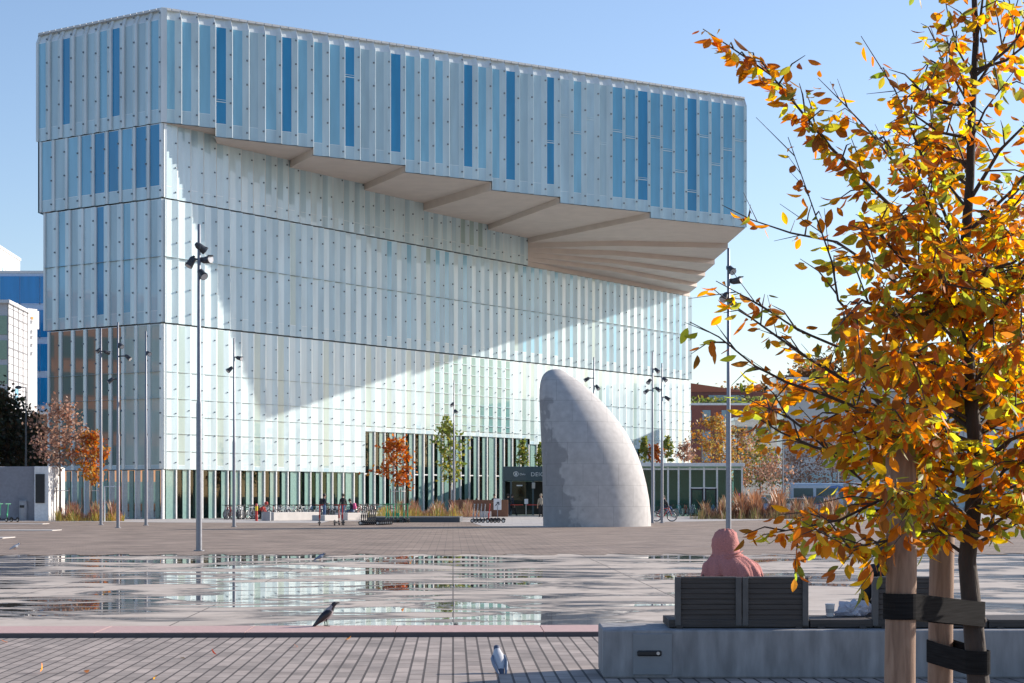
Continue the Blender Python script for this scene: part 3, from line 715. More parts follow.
def small_tree(loc, h, cw, c0, pal, label, name='street_tree', n=1500, leaf=.2, trunk_r=.07, group=None, shape=1.0, seed=1, bark='trunk', limbs=14, cat='tree', stakes=0):
    r = random.Random(seed); t = thing(name, label, cat, loc, group=group)
    mbt, mbl = MB(), MB()
    lean = Vector((r.uniform(-.15,.15), r.uniform(-.15,.15), 0))
    tr = [Vector((0,0,0)), Vector((.02,0,h*.3))+lean*.3, Vector((-.03,.03,h*.6))+lean*.6, Vector((.02,0,h*.97))+lean]
    mbt.tube(tr, [trunk_r, trunk_r*.8, trunk_r*.5, .01], 7)
    ends = []
    for i in range(limbs):
        f = c0 + (1-c0)*(.02 + .85*(i+r.random())/limbs)
        q = max(0, min(2.999, f*3/.97)); k = int(q); base = tr[k].lerp(tr[k+1], q-k)
        a = i*2.4 + r.uniform(-.4,.4); rel = (f-c0)/(1-c0)
        wd = cw*(math.sin(math.pi*min(1, rel*.85+.22))**.7)*r.uniform(.65,1.1)*shape
        e = base + Vector((math.cos(a)*wd, math.sin(a)*wd, wd*r.uniform(.3,.9)))
        m_ = base.lerp(e, .5) + Vector((0,0,-.08*wd))
        mbt.tube([base, m_, e], [trunk_r*.35, trunk_r*.22, .008], 5)
        ends.append((base, m_, e))
        for _ in range(4):
            s = base.lerp(e, r.uniform(.35,.95)); e2 = s + Vector((r.gauss(0,1), r.gauss(0,1), r.gauss(.4,.7)))*wd*.33
            mbt.tube([s, e2], [trunk_r*.14, .005], 4); ends.append((s, s.lerp(e2,.5), e2))
    for i in range(n):
        b_, m_, e = r.choice(ends); u = r.random()**.6
        p = (b_.lerp(m_, u*2) if u < .5 else m_.lerp(e, u*2-1)) + Vector((r.gauss(0,1), r.gauss(0,1), r.gauss(0,1)))*.13*cw
        leaf_quad(mbl, p, leaf*r.uniform(.6,1.2), r.choice(pal), r)
    mbt.build('trunk', M[bark], t); mbl.build('crown', M['leaf_small'], t)
    if stakes:
        for k in range(stakes):
            a = k*2*math.pi/stakes+.4; mb = MB(); mb.tube([(math.cos(a)*.6, math.sin(a)*.6, 0), (math.cos(a)*.6, math.sin(a)*.6, 2.2)], .045, 6)
            mb.build('stake', M['trunk_pale'], t)
        mb = MB(); mb.tube([(math.cos(k*2*math.pi/stakes+.4)*.6, math.sin(k*2*math.pi/stakes+.4)*.6, 2.0) for k in range(stakes)] + [(math.cos(.4)*.6, math.sin(.4)*.6, 2.0)], .03, 5)
        mb.build('tie', M['whitepaint'], t)
    return t
def P3(px, by): return at(px, by, .06)
small_tree(P3(60,520.5), 8.0, 2.1, .42, PINKISH, 'bare looking tree with faded pinkish leaves beside the corrugated hut', n=1500, leaf=.27, trunk_r=.09, seed=11, bark='trunk_pale', stakes=3, limbs=18)
small_tree(P3(91,520.3), 6.4, 1.3, .40, GOLD+ORANGE, 'slim orange brown tree behind the leftmost mast', n=1100, leaf=.3, trunk_r=.07, seed=12, stakes=2, bark='trunk_pale')
small_tree(P3(398,517.8), 6.2, 1.6, .36, ORANGE, 'bright orange red young tree before the green lobby glass', n=800, leaf=.34, trunk_r=.08, seed=13, stakes=4)
small_tree(P3(450,517.3), 8.2, 1.3, .34, GREEN, 'narrow yellow green tree in the planted bed before the lobby', n=600, leaf=.38, trunk_r=.11, seed=14, limbs=16)
small_tree(P3(712,514.5), 9.2, 2.3, .3, GOLD+[(.3,.25,.08)], 'airy yellow tree in front of the red brick houses right of the library', n=1500, leaf=.32, trunk_r=.1, seed=15, bark='trunk_pale')
small_tree(P3(738,513.5), 8.6, 2.1, .28, MIX, 'mixed green and gold tree at the right end of the pavilion', n=1400, leaf=.34, seed=16)
small_tree(P3(760,513.0), 7.8, 2.3, .25, GREEN+GOLD, 'loose tree with drab green leaves left of the big grey hall', n=1100, leaf=.36, seed=17)
small_tree(P3(772,513.8), 5.5, 2.2, .25, PINKISH, 'low thin tree with brown twigs behind the dry hedge', n=700, leaf=.3, seed=18, bark='trunk_pale')
small_tree(P3(800,512.5), 8.5, 2.6, .25, PINKISH+[(.36,.24,.2)], 'wide pinkish bare tree before the grey hall wall', n=1300, leaf=.3, seed=19, bark='trunk_pale', limbs=20)
small_tree(P3(832,512.8), 8.0, 2.4, .25, PINKISH, 'pinkish thin tree near the white cabinet', n=1100, leaf=.3, seed=20, bark='trunk_pale', limbs=20)
for (px, by, h, cw, s) in ((8,514,11.5,4.2,31),(33,513,9.5,3.2,32),(-22,513.5,12,4,33)):
    small_tree(P3(px,by), h, cw, .12, DARK, {31:'dark brown green tree rising behind the corrugated hut', 32:'lower dark tree between the hut and the library', 33:'dark tree cut by the left edge of the photo'}[s], name='dark_tree', n=3600, leaf=.5, trunk_r=.2, seed=s, limbs=26)
# shrubs on the pavilion roof
for (px, s, h, w_, pal, lb) in ((523,41,2.6,.55,GREEN,'yellow green shrub on the portal roof above the round emblem'),(541,42,2.4,.5,GREEN,'green shrub on the portal roof touching the monolith'),(645,43,2.5,.5,GREEN,'upright green shrub on the pavilion roof right of the monolith'),(668,44,2.7,.5,GREEN,'bright green shrub on the pavilion roof behind the pair of masts'),
        (656,45,1.8,.7,ORANGE,'reddish shrub between the two green ones on the pavilion roof'),(684,46,1.9,.8,PINKISH,'dull brown shrub on the pavilion roof right of the green ones')):
    Yq = 156.0 if px > 560 else 160.0
    zb = gz if px > 560 else zt
    small_tree((X(px,Yq), Yq, zb), h, w_, .05, pal, lb, name='roof_shrub', n=420, leaf=.28, trunk_r=.03, seed=s, limbs=12, cat='shrub')
# grasses
def grassbed(name, poly_px, z, h, n, pal, seed, lab=None):
    r = random.Random(seed); mb = MB()
    xs = [p[0] for p in poly_px]; lo, hi = poly_px[0], poly_px[1]
    for i in range(n):
        px = r.uniform(lo[0], hi[0]); y = r.uniform(min(lo[1],hi[1]), max(lo[1],hi[1])); p = at(px, y, .06); p.z = z
        hh = h*(.3+.85*r.random()**1.6)*(.8+.4*math.sin(px*.35+1.3*math.sin(px*.11))); a = r.random()*6.28; d = Vector((math.cos(a), math.sin(a), 0)); ln = d*hh*r.uniform(.1,.5); wd = Vector((-d.y, d.x, 0))*hh*.03
        c = r.choice(pal); k = .7+r.random()*.6; c = tuple(x*k for x in c)
        mb.add([p-wd, p+wd, p+ln*.5+Vector((0,0,hh*.7))+wd*.8, p+ln+Vector((0,0,hh)), p+ln*.5+Vector((0,0,hh*.7))-wd*.8], [(0,1,2,4),(4,2,3)], 0, c)
    return tag(mb.build(name, M['grass']), kind='stuff')
DRY = [(.29,.15,.085),(.25,.12,.075),(.31,.19,.115),(.18,.10,.07),(.24,.17,.09)]
REDG = [(.30,.13,.10),(.25,.11,.08),(.33,.2,.11),(.22,.2,.08),(.27,.16,.1)]
YELG = [(.4,.3,.07),(.3,.27,.06),(.22,.24,.06),(.42,.2,.06)]
grassbed('planted_grass', [(60,521.0),(122,519.6)], .06, 1.1, 2400, REDG, 51)
grassbed('planted_grass', [(56,521.3),(124,520.6)], .06, .6, 1500, YELG, 52)
grassbed('planted_grass', [(368,521),(462,518.2)], .3, .65, 3600, YELG, 53)
grassbed('planted_grass', [(398,520.6),(480,518.0)], .3, .95, 3000, REDG, 54)
grassbed('dry_grass', [(704,519.0),(846,516.0)], .06, 1.35, 8000, DRY, 55)
grassbed('dry_grass', [(730,518.8),(780,517.0)], .06, 1.7, 3500, [(.40,.21,.12),(.36,.19,.11),(.33,.16,.09)], 56)
grassbed('low_grass', [(690,519.4),(860,518.4)], .06, .7, 1800, [(.2,.18,.07),(.25,.15,.08),(.16,.15,.05)], 57)
a, c = at(368,522.3), at(460,522.3); mb = MB(); mb.bevbox(((a.x+c.x)/2, a.y+2.9, .2), (c.x-a.x, 6.2, .36), .03)
tag(mb.build('planter_bed', mat('dark planter edge', (.075,.08,.09), .6)), 'long dark edged planter bed with yellow and red grasses', 'planter')
# ------------------------------------------------------------------ left background
def winwall(mb, x0, x1, Y, z0, z1, cols, rows, mi, fw=.7, fh=.6, d=.05):
    for i in range(cols):
        for j in range(rows):
            cx = x0+(x1-x0)*(i+.5)/cols; cz = z0+(z1-z0)*(j+.5)/rows
            mb.box((cx, Y-d/2, cz), ((x1-x0)/cols*fw, d, (z1-z0)/rows*fh), mi)
def building(name, label, x0, x1, Y, depth, z1, wall, rows, cols, wm, fw=.7, fh=.55, cat='building', band=None, tz0=0, roof=None):
    t = thing(name, label, cat, ((x0+x1)/2, Y, 0)); o = Vector(((x0+x1)/2, Y, 0)); cx = -o.x
    mb = MB(); mb.box((0, depth/2, z1/2), (x1-x0, depth, z1)); mb.build('wall', wall, t)
    mb = MB(); mb.box((0, depth/2, z1+.12), (x1-x0+.3, depth+.3, .3)); mb.build('roof', roof or M['roof'], t)
    for j in range(rows):
        for i in range(cols):
            mb = MB(); w_ = (x1-x0)/cols; h_ = (z1-tz0)/rows
            mb.box((-(x1-x0)/2+w_*(i+.5), -.03, tz0+h_*(j+.5)), (w_*fw, .1, h_*fh), 0)
            mb.box((-(x1-x0)/2+w_*(i+.5), -.05, tz0+h_*(j+.5)-h_*fh/2-.06), (w_*fw+.2, .16, .1), 1)
            mb.build('window', [wm, wall], t)
    return t
Yb = 230.0
building('office_block', 'deep blue glass office block with pale floor bands behind the white end wall', X(-60,Yb), X(60,Yb), Yb, 25, Z(273,Yb), mat('pale blue band', (.42,.56,.75), .5), 7, 6, facadeglass('deep blue curtain glass', (.012,.22,.52), .15, spec=.3, coat=.3), .97, .80)
DP = Vector((-.066, 1)).normalized(); AD = math.atan2(DP.y, DP.x)
def tower():
    P0 = Vector((X(-16,270), 270)); L = hit(P0, DP, 20); t = thing('office_tower', 'white office tower top with narrow windows at the upper left edge', 'building', (P0.x, P0.y, 0), AD)
    zt = Z(261,P0.y+L)
    mb = MB(); mb.box((L/2, 12, zt/2), (L, 24, zt)); mb.build('wall', M['whitepaint'], t)
    mb = MB(); mb.box((L/2, 12, zt+.2), (L+.3, 24.3, .4)); mb.build('roof', M['whitepaint'], t)
    for k in range(11):
        mb = MB(); mb.box((1.2+k*(L-1.6)/10.5, -.03, zt-4.2), (.8 if k % 3 else .5, .1, 3.0)); mb.build('window', M['grey_pane'], t)
tower()
def grid_building():
    P0 = Vector((X(8,212), 212)); L = hit(P0, DP, 27.5); t = thing('commercial_block', 'grey gridded commercial block ending in a white fin wall with small vertical signage', 'building', (P0.x, P0.y, 0), AD)
    zt = Z(303,212); lg = mat('light grey cladding', (.60,.60,.61), .5)
    mb = MB(); mb.box((L/2, 15, zt/2), (L, 30, zt)); mb.build('wall', lg, t)
    mb = MB(); mb.box((L/2-.2, 15, zt+.15), (L+.8, 30.6, .35)); mb.build('roof', M['whitepaint'], t)
    mb = MB()
    for k in range(27): mb.box((L/2, -.02, .5+k*.92), (L, .06, .07 if k % 4 else .16))
    for k in range(5): mb.box((L*k/4, -.03, zt/2), (.12, .08, zt-.1))
    mb.build('cladding_grid', mat('grey grid joint', (.2,.2,.21), .6), t)
    gm = mat('light green glass', (.2,.33,.22), .2, coat=.8)
    for k in range(8):
        mb = MB(); mb.box((-.03, .6, 1.5+2.85*k), (.1, 1.0, 2.2)); mb.build('window', gm, t)
    for k in range(3):
        mb = MB(); mb.box((L*.4, -.05, Z(405,216)+k*.8), (1.6, .1, .66)); mb.build('window', M['mid_pane'], t)
    a = R(55.8) - AD; mb = MB(); ze = Z(307,222); Mx = Matrix.Rotation(a, 3, 'Z'); c0 = Vector((L+.1, -.05, 0))
    mb.box(c0 + Mx @ Vector((.7, .3, ze/2)), (1.45, .6, ze), M=Mx); mb.build('fin_wall', M['whitepaint'], t)
    mb = MB(); mb.box(c0 + Mx @ Vector((1.55, .3, (ze+Z(327,222))/2-.1)), (.4, .55, ze-Z(327,222)-.2), M=Mx); mb.build('sign_box', M['whitepaint'], t)
    mb = MB(); mb.box(c0 + Mx @ Vector((.62, -.03, Z(316.5,222))), (.34, .05, .3), 0, M=Mx)
    for y in (320.5, 330.5, 336, 344, 352.5):
        mb.box(c0 + Mx @ Vector((.5, -.03, Z(y,222))), (.1, .05, .42), 1, M=Mx); mb.box(c0 + Mx @ Vector((.6, -.035, Z(y-1,222))), (.22, .05, .1), 1, M=Mx)
    mb.build('signage', [mat('orange sign', (.7,.3,.05), .5), M['greypaint']], t)
    mb = MB(); q = Vector((L-.6, 1.2, zt)); mb.tube([q, q+Vector((0,0,1.1))], .05, 6); mb.box(q+Vector((0,0,1.05)), (.7,.3,.12)); mb.build('roof_mast', M['steel_light'], t)
grid_building()
Yb = 216.0
building('brick_block', 'orange brown brick block squeezed between the white fin wall and the library', X(30,Yb), X(56,Yb), Yb, 14, Z(414,Yb), mat('orange brick', (.30,.17,.11), .8, var=.2, scale=8), 3, 3, M['inner_dark'], .45, .6)
# brick office left of the picture, mirrored in the library's corner glass
building('brick_office', 'orange brick office with dark window bands, mirrored in the lower corner glass of the library', -92, -52, 104, 16, 25, mat('orange facing brick', (.36,.19,.11), .8, var=.15, scale=8), 6, 9, M['inner_dark'], .86, .62)
for o in [o for o in bpy.data.objects if o.name.startswith('brick_office')]: o.location = (-112, 116, 0); o.rotation_euler[2] = R(78)
# corrugated hut with a dark screen
def hut():
    Yh = 121.5; x0, x1, x2 = X(-30,Yh), X(35,Yh), X(49.5,Yh); z1 = Z(466.5,Yh); o = Vector((x1,Yh,0))
    t = thing('corrugated_hut', 'white corrugated metal hut with a dark screen on its end panel', 'hut', o)
    mb = MB(); n_ = 70; L = x1-x0; fr_ = []
    vs = []
    for i in range(n_*2+1):
        x = x0+L*i/(n_*2)-x1; y = (0 if (i//1) % 2 else .09); vs += [(x, y, .07), (x, y, z1)]
    mb.add(vs, [(2*i, 2*i+2, 2*i+3, 2*i+1) for i in range(n_*2)]); mb.box(((x0-x1)/2, 2.2, z1/2), (L, 4.2, z1-.16)); mb.build('corrugated_wall', mat('white corrugated steel', (.55,.56,.6), .5), t)
    mb = MB(); mb.bevbox(((x2-x1)/2, 2, (z1+.06)/2), (x2-x1, 4.4, z1-.04), .03); mb.build('end_panel', M['whitepaint'], t)
    mb = MB(); zb0, zb1 = Z(503,Yh), Z(474,Yh); mb.bevbox((X(41,Yh)-x1, -.24, (zb0+zb1)/2), (X(45.5,Yh)-X(36.5,Yh), .1, zb1-zb0), .02); mb.build('screen', M['black'], t)
hut()
b = at(23, 520.8); mb = MB(); mb.tube([(0,0,0),(0,0,.08),(0,0,1.2),(0,0,1.28)], [.24,.27,.27,.25], 14); mb.tube([(0,0,1.28),(0,0,1.34)], [.3,.28], 14); mb.box((0,-.27,.95), (.3,.04,.16), 1)
tag(mb.build('litter_bin', [M['greypaint'], M['black']], loc=b), 'round grey litter bin in front of the corrugated hut', 'bin')
# ------------------------------------------------------------------ right background
Yb = 250.0
redb = mat('dark red brick', (.21,.075,.06), .8, var=.15, scale=4); blw = facadeglass('blue window glass', (.10,.2,.28), .1, coat=1)
t = building('brick_house', 'dark red brick housing block with blue windows and planted roof terrace, right of the library', X(640,Yb), X(792,Yb), Yb, 14, Z(405,Yb), redb, 5, 8, blw, .42, .5)
mb = MB(); mb.box((0, 9, Z(405,Yb)+1.1), (X(775,Yb)-X(660,Yb), 8, 1.9)); mb.build('upper_storey', redb, t)
mb = MB(); mb.box((2, 4.95, Z(403,Yb)+.8), (5, .1, 1.1)); mb.box((-4.5, 4.95, Z(403,Yb)+.8), (2, .1, 1.1)); mb.build('window', blw, t)
mb = MB(); za = Z(405,Yb)+2.0; mb.add([(-8,5,za),(4,5,za),(4,13,za),(-8,13,za),(-8,5,za+.2),(-3,5,za+1.3),(4,5,za+.3),(-8,13,za+.2),(-3,13,za+1.3),(4,13,za+.3)], [(0,1,6,5,4),(3,7,8,9,2),(4,5,8,7),(5,6,9,8)]); mb.build('gable_roof', mat('red tiles', (.38,.12,.07), .8), t)
grass_r = MB(); rr_ = random.Random(5)
for i in range(500): leaf_quad(grass_r, Vector((rr_.uniform(-9,9), rr_.uniform(.3,3), Z(405,Yb)+.2+rr_.random()*.9)), .6, rr_.choice(GREEN), rr_)
grass_r.build('terrace_planting', M['leaf_small'], t)
Yb = 205.0
building('pale_house', 'pale concrete housing block with dark window bands below the red brick block', X(735,Yb), X(792,Yb), Yb, 12, Z(420,Yb), M['pale_concrete'], 4, 3, M['inner_dark'], .8, .4)
Yb = 190.0
greyw = mat('light grey render', (.60,.60,.61), .7, var=.05, scale=.5)
t = thing('grey_hall', 'large plain light grey hall with a projecting roof slab, behind the foreground tree', 'building', (X(784,Yb), Yb, 0))
mb = MB(); L = 55; mb.box((L/2, 2.5, Z(392,Yb)/2), (L, 5, Z(392,Yb))); mb.build('wall', greyw, t)
mb = MB(); za, zb_ = Z(391.5,Yb), Z(377,Yb); mb.box((L/2-.6, 2, (za+zb_)/2), (L+.8, 6, zb_-za)); mb.build('roof_slab', mat('white roof slab', (.7,.7,.71), .6), t)
mb = MB()
for k in range(6): mb.box((1.5+k*6.5+3, -.04, 2.3), (5.2, .1, 3.6))
mb.build('window', M['grey_pane'], t)
mb = MB()
for k in range(9): mb.box((k*6.2, -.02, Z(392,Yb)/2), (.05, .06, Z(392,Yb)-.1))
mb.build('panel_joint', M['greypaint'], t)
# hill
mb = MB(); NX, NY = 44, 12; vs = []
HPX = [(560,395),(690,396),(735,399),(775,390),(815,374),(860,368),(950,372),(1040,378),(1300,400)]
def hillz(x, y):
    f = max(0, min(1, (y-420)/180)); px = CX + x/max(y, 1)*F; py = 400
    for (a, ya), (b_, yb) in zip(HPX, HPX[1:]):
        if a <= px <= b_: py = ya + (yb-ya)*(px-a)/(b_-a)
    return max(0, (HY-py)/F*600 + 1.7 + 1.2*math.sin(x/17+1))*f**.8
for j in range(NY+1):
    for i in range(NX+1):
        x = 0+280*i/NX; y = 420+300*j/NY; vs.append((x, y, hillz(x, y)-.5))
mb.add(vs, [(j*(NX+1)+i, j*(NX+1)+i+1, (j+1)*(NX+1)+i+1, (j+1)*(NX+1)+i) for j in range(NY) for i in range(NX)], 0, None, True)
tag(mb.build('hill', mat('hill ground', (.1,.075,.045), .9, scale=.05)), kind='structure')
mb = MB(); r = random.Random(77); HP = [(.20,.1,.045),(.26,.13,.05),(.14,.10,.045),(.08,.075,.035),(.3,.17,.07),(.1,.09,.05)]
for i in range(330):
    y = r.uniform(480, 640); x = r.uniform(.07, .34)*y; z = hillz(x, y); w_ = r.uniform(2.2,4.2); pal = r.choice(HP)
    for k in range(110):
        p = Vector((x,y,z+w_*.7)) + Vector((r.gauss(0,.45), r.gauss(0,.45), r.gauss(-.2,.45)))*w_; leaf_quad(mb, p, 1.3, pal, r)
tag(mb.build('hillside_wood', M['leaf_small']), kind='stuff')
# street masts and white cabinet
for (px, by, ty, lb) in ((783,514,430,'thin street mast behind the dry hedge, left of the grey hall trees'),(838,513.5,395,'thin dark street mast in front of the grey hall'),(702,514.5,440,'thin white mast at the corner of the pavilion roof'),(26,519.5,388,'dark lamp post standing behind the corrugated hut')):
    b = at(px, by); hh = Z(ty, b.y); t = thing('street_mast', lb, 'mast', b); mb = MB(); mb.tube([(0,0,0),(0,0,hh*.5),(0,0,hh)], [.09,.07,.045], 8); mb.build('pole', M['steel'] if px != 26 else M['lamp_dark'], t)
    mb = MB(); mb.tube([(0,0,hh-.05),(-.4,-.1,hh+.02)], .03, 6); mb.ball((-.5,-.1,hh-.02), .2, sc3=(1.3,.8,.6)); mb.build('lamp_head', M['lamp_dark'], t)
b = at(854.5, 517.5); t = thing('cabinet', 'white metal cabinet with a grey side beside the dry hedge', 'cabinet', b); hh = Z(483.5, b.y)
mb = MB(); mb.bevbox((.28, .5, hh/2), (.85, 1.0, hh), .03); mb.build('door_panel', M['whitepaint'], t)
mb = MB(); mb.bevbox((-.42, .5, hh/2-.03), (.5, 1.05, hh-.06), .03); mb.build('side_panel', M['greypaint'], t)
mb = MB(); mb.tube([(.1,.5,hh),(.1,.5,hh+.35)], .03, 6); mb.build('aerial', M['greypaint'], t)
# vehicles
def vehicle(name, label, px, Y, L, h, body, kind, rz=0.0, stripe=None):
    t = thing(name, label, kind, (X(px,Y), Y, .06), rz)
    mb = MB(); w_ = 2.4 if kind == 'bus' else 1.75
    if kind == 'bus':
        mb.bevbox((0,0,.35+h/2), (L, w_, h-.1), .22)
        if stripe:
            for i, (cx, rr0) in enumerate(((-.1,1.05),(.24,.8))):
                ring = []
                for k in range(13):
                    a = math.pi*k/12*1.1-.2; ring.append(((cx*L+rr0*math.cos(a)*1.4, -w_/2-.012, .55+rr0*1.5*math.sin(a)), (cx*L+(rr0+.34)*math.cos(a)*1.4, -w_/2-.012, .55+(rr0+.34)*1.5*math.sin(a))))
                for k in range(12): mb.poly([ring[k][0], ring[k+1][0], ring[k+1][1], ring[k][1]], 1)
    else:
        pr = [(-L/2,.35),(-L/2,.8),(-L*.36,.92),(-L*.22,h),(L*.2,h),(L*.34,.95),(L/2,.78),(L/2,.35)]
        a_ = [(x,-w_/2,z) for x, z in pr]; b_ = [(x,w_/2,z) for x, z in pr]; n_ = len(pr)
        mb.add(a_+b_, [tuple(range(n_))[::-1], tuple(range(n_,2*n_))]+[(i,(i+1)%n_,(i+1)%n_+n_,i+n_) for i in range(n_)])
    mb.build('body', [body, stripe or body], t)
    mb = MB()
    if kind == 'bus':
        for k in range(5): mb.box((-L*.38+k*L*.19, 0, h*.68+.2), (L*.165, w_+.03, h*.34))
        mb.build('window', M['inner_dark'], t)
    else:
        mb.add([(-L*.34,-w_/2-.01,.95),(-L*.21,-w_/2-.01,h-.08),(L*.19,-w_/2-.01,h-.08),(L*.31,-w_/2-.01,.97)], [(0,1,2,3)])
        mb.add([(-L*.365,-w_*.42,.95),(-L*.365,w_*.42,.95),(-L*.225,w_*.42,h-.03),(-L*.225,-w_*.42,h-.03)], [(0,1,2,3)]); mb.build('window', M['inner_dark'], t)
    for sx in (-.3, .3):
        for sy in (-1, 1):
            mb = MB(); mb.tube([(sx*L, sy*w_*.36, .34), (sx*L, sy*(w_/2+.02), .34)], .33, 14, 0); mb.tube([(sx*L, sy*(w_/2+.02), .34), (sx*L, sy*(w_/2+.03), .34)], .18, 10, 1)
            mb.build('wheel', [M['tyre'], M['steel_light']], t)
    return t
vehicle('bus', 'blue and white bus with swooping blue curves, parked behind the white cabinet', 846, 172, 11, 2.55, mat('pale blue paint', (.35,.48,.62), .3, coat=.5), 'bus', stripe=M['bluepaint'])
vehicle('parked_car', 'blue car parked behind the orange tall grass', 754, 168, 4.4, 1.55, mat('light blue car paint', (.12,.28,.5), .25, coat=1), 'car')
vehicle('parked_car', 'silver car parked behind the dry hedge, left of the bus', 793, 170, 4.4, 1.45, mat('silver car paint', (.4,.42,.45), .25, metal=.4, coat=1), 'car')
vehicle('parked_car', 'dark blue car parked between the silver car and the bus', 812, 171, 4.4, 1.6, mat('dark blue car paint', (.05,.1,.25), .25, coat=1), 'car')
# ------------------------------------------------------------------ bench on its concrete wall
def bench():
    Yf, Yr = 17.1, 18.05; x0, x1 = X(603, Yf), 7.6; o = Vector((x0, Yf, 0))
    t = thing('bench', 'long concrete bench with dark slatted wooden seat and backrests beside the paved square', 'bench', o)
    zt = .45
    mb = MB(); mb.bevbox(((x1-x0)/2, (Yr-Yf)/2, zt/2), (x1-x0, Yr-Yf, zt), .018); mb.build('concrete_base', M['concrete'], t)
    xa, xb = X(633, Yf)-x0, X(672, Yf)-x0
    mb = MB(); mb.bevbox(((xa+xb)/2, -.004, .225), (xb-xa, .02, .385), .006); h = mb.build('hatch', mat('grey steel hatch', (.21,.225,.24), .5, var=.08), t)
    mb = MB(); mb.bevbox(((xa+xb)/2-.03, -.022, .235), (.225, .02, .052), .012); mb.tube([((xa+xb)/2+.05, -.03, .235), ((xa+xb)/2+.05, -.036, .235)], .016, 10, 1); mb.build('handle', [M['black'], M['steel_light']], h)
    wood = mat('weathered dark wood', (.055,.045,.039), .7, var=.35, scale=9, stretch=(.35,3,6), bump=.3)
    endw = mat('grey wood post', (.10,.093,.088), .7, var=.2, scale=9)
    for (a, b_) in ((668, 807.5), (808.5, 871), (872, 985), (986.5, 1100)):
        mb = MB(); xa, xb = X(a,17.4)-x0, X(b_,17.4)-x0
        for k in range(5): mb.bevbox(((xa+xb)/2, .2+.07+k*.14, zt+.045), (xb-xa, .13, .075), .008)
        for xx in (xa+.1, xb-.1): mb.box((xx, .5, zt+.008), (.06, .66, .03))
        mb.build('seat', wood, t)
    for (a, b_, lab) in ((675, 740.7, 'slatted backrest behind the pink shawl'), (742.2, 807.5, None), (872, 938, None)):
        mb = MB(); xa, xb = X(a,17.35)-x0, X(b_,17.35)-x0; zb = .475; zt2 = .925; n_ = 9; hh = (zt2-zb)/n_
        for k in range(n_):
            mb.bevbox(((xa+xb)/2, .24, zb+hh*(k+.5)), (xb-xa-.1, .03, hh-.0005), .005, 0, M=Matrix.Rotation(R(-7), 3, 'X'))
        for xx in (xa+.025, xb-.025): mb.bevbox((xx, .235, (zb+zt2)/2+.004), (.055, .075, zt2-zb+.01), .006, 1)
        mb.bevbox(((xa+xb)/2, .245, zt2+.004), (xb-xa-.1, .06, .018), .004, 1)
        tag(mb.build('backrest', [wood, endw], t), lab)
    return t
bench()
b = Vector((X(830,17.75), 17.75, .535)); mb = MB(); mb.tube([(0,0,0),(0,0,.115)], [.036,.046], 16); mb.tube([(0,0,.115),(0,0,.122)], [.048,.047], 16); mb.tube([(0,0,.035),(0,0,.075)], [.0405,.0435], 16, 1)
tag(mb.build('paper_cup', [M['whitepaint'], mat('grey print', (.5,.5,.5), .6)], loc=b), 'white paper cup standing on the bench next to a crumpled plastic bag', 'cup')
r = random.Random(9); bm = bmesh.new(); bmesh.ops.create_icosphere(bm, subdivisions=3, radius=1)
for v in bm.verts:
    k = 1+.3*math.sin(v.co.x*7+v.co.z*5)*math.cos(v.co.y*6+1)+r.uniform(-.26,.22); v.co = Vector((v.co.x*.15*k, v.co.y*.11*k, max(-.06, v.co.z*.085*k)))
me = bpy.data.meshes.new('plastic_bag'); bm.to_mesh(me); bm.free()
m_, n_, l_, bb = nt('thin white plastic'); pset(bb, (.7,.72,.78), .25, .5); tr = n_.new('ShaderNodeBsdfTranslucent'); tr.inputs['Color'].default_value = (.8,.82,.88,1); mx = n_.new('ShaderNodeMixShader'); mx.inputs['Fac'].default_value = .4
l_.new(bb.outputs[0], mx.inputs[1]); l_.new(tr.outputs[0], mx.inputs[2]); l_.new(mx.outputs[0], n_['Material Output'].inputs['Surface']); me.materials.append(m_)
o = bpy.data.objects.new('plastic_bag', me); COL.objects.link(o); o.location = (X(853,17.8), 17.8, .60); tag(o, 'crumpled white plastic bag lying on the bench', 'plastic bag')

# ------------------------------------------------------------------ people
def figure(J, edges, rad, mats, regions, name='body', parent=None, root=0, sub=1):
    """one continuous body grown over a jointed skeleton; faces take the cloth of the nearest limb"""
    me = bpy.data.meshes.new(name); me.from_pydata([Vector(j) for j in J], edges, [])
    ob = bpy.data.objects.new(name, me); COL.objects.link(ob)
    md = ob.modifiers.new('skin', 'SKIN'); md.use_smooth_shade = True
    for i, v in enumerate(me.skin_vertices[0].data): v.radius = (rad[i], rad[i]) if not isinstance(rad[i], tuple) else rad[i]; v.use_root = (i == root)
    s = ob.modifiers.new('sub', 'SUBSURF'); s.levels = sub; s.render_levels = sub
    dg = bpy.context.evaluated_depsgraph_get(); m2 = bpy.data.meshes.new_from_object(ob.evaluated_get(dg))
    bpy.data.objects.remove(ob); m2.materials.clear()
    for m in mats: m2.materials.append(m)
    E = [(Vector(J[a]), Vector(J[b_]), regions[k]) for k, (a, b_) in enumerate(edges)]
    for p in m2.polygons:
        c = p.center; best = 1e9; mi = 0
        for a, b_, rg in E:
            d = b_-a; u = max(0, min(1, (c-a).dot(d)/max(d.length_squared, 1e-9))); q = (c-a-d*u).length
            if q < best: best = q; mi = rg
        p.material_index = mi; p.use_smooth = True
    o = bpy.data.objects.new(name, m2); COL.objects.link(o); o.parent = parent; return o
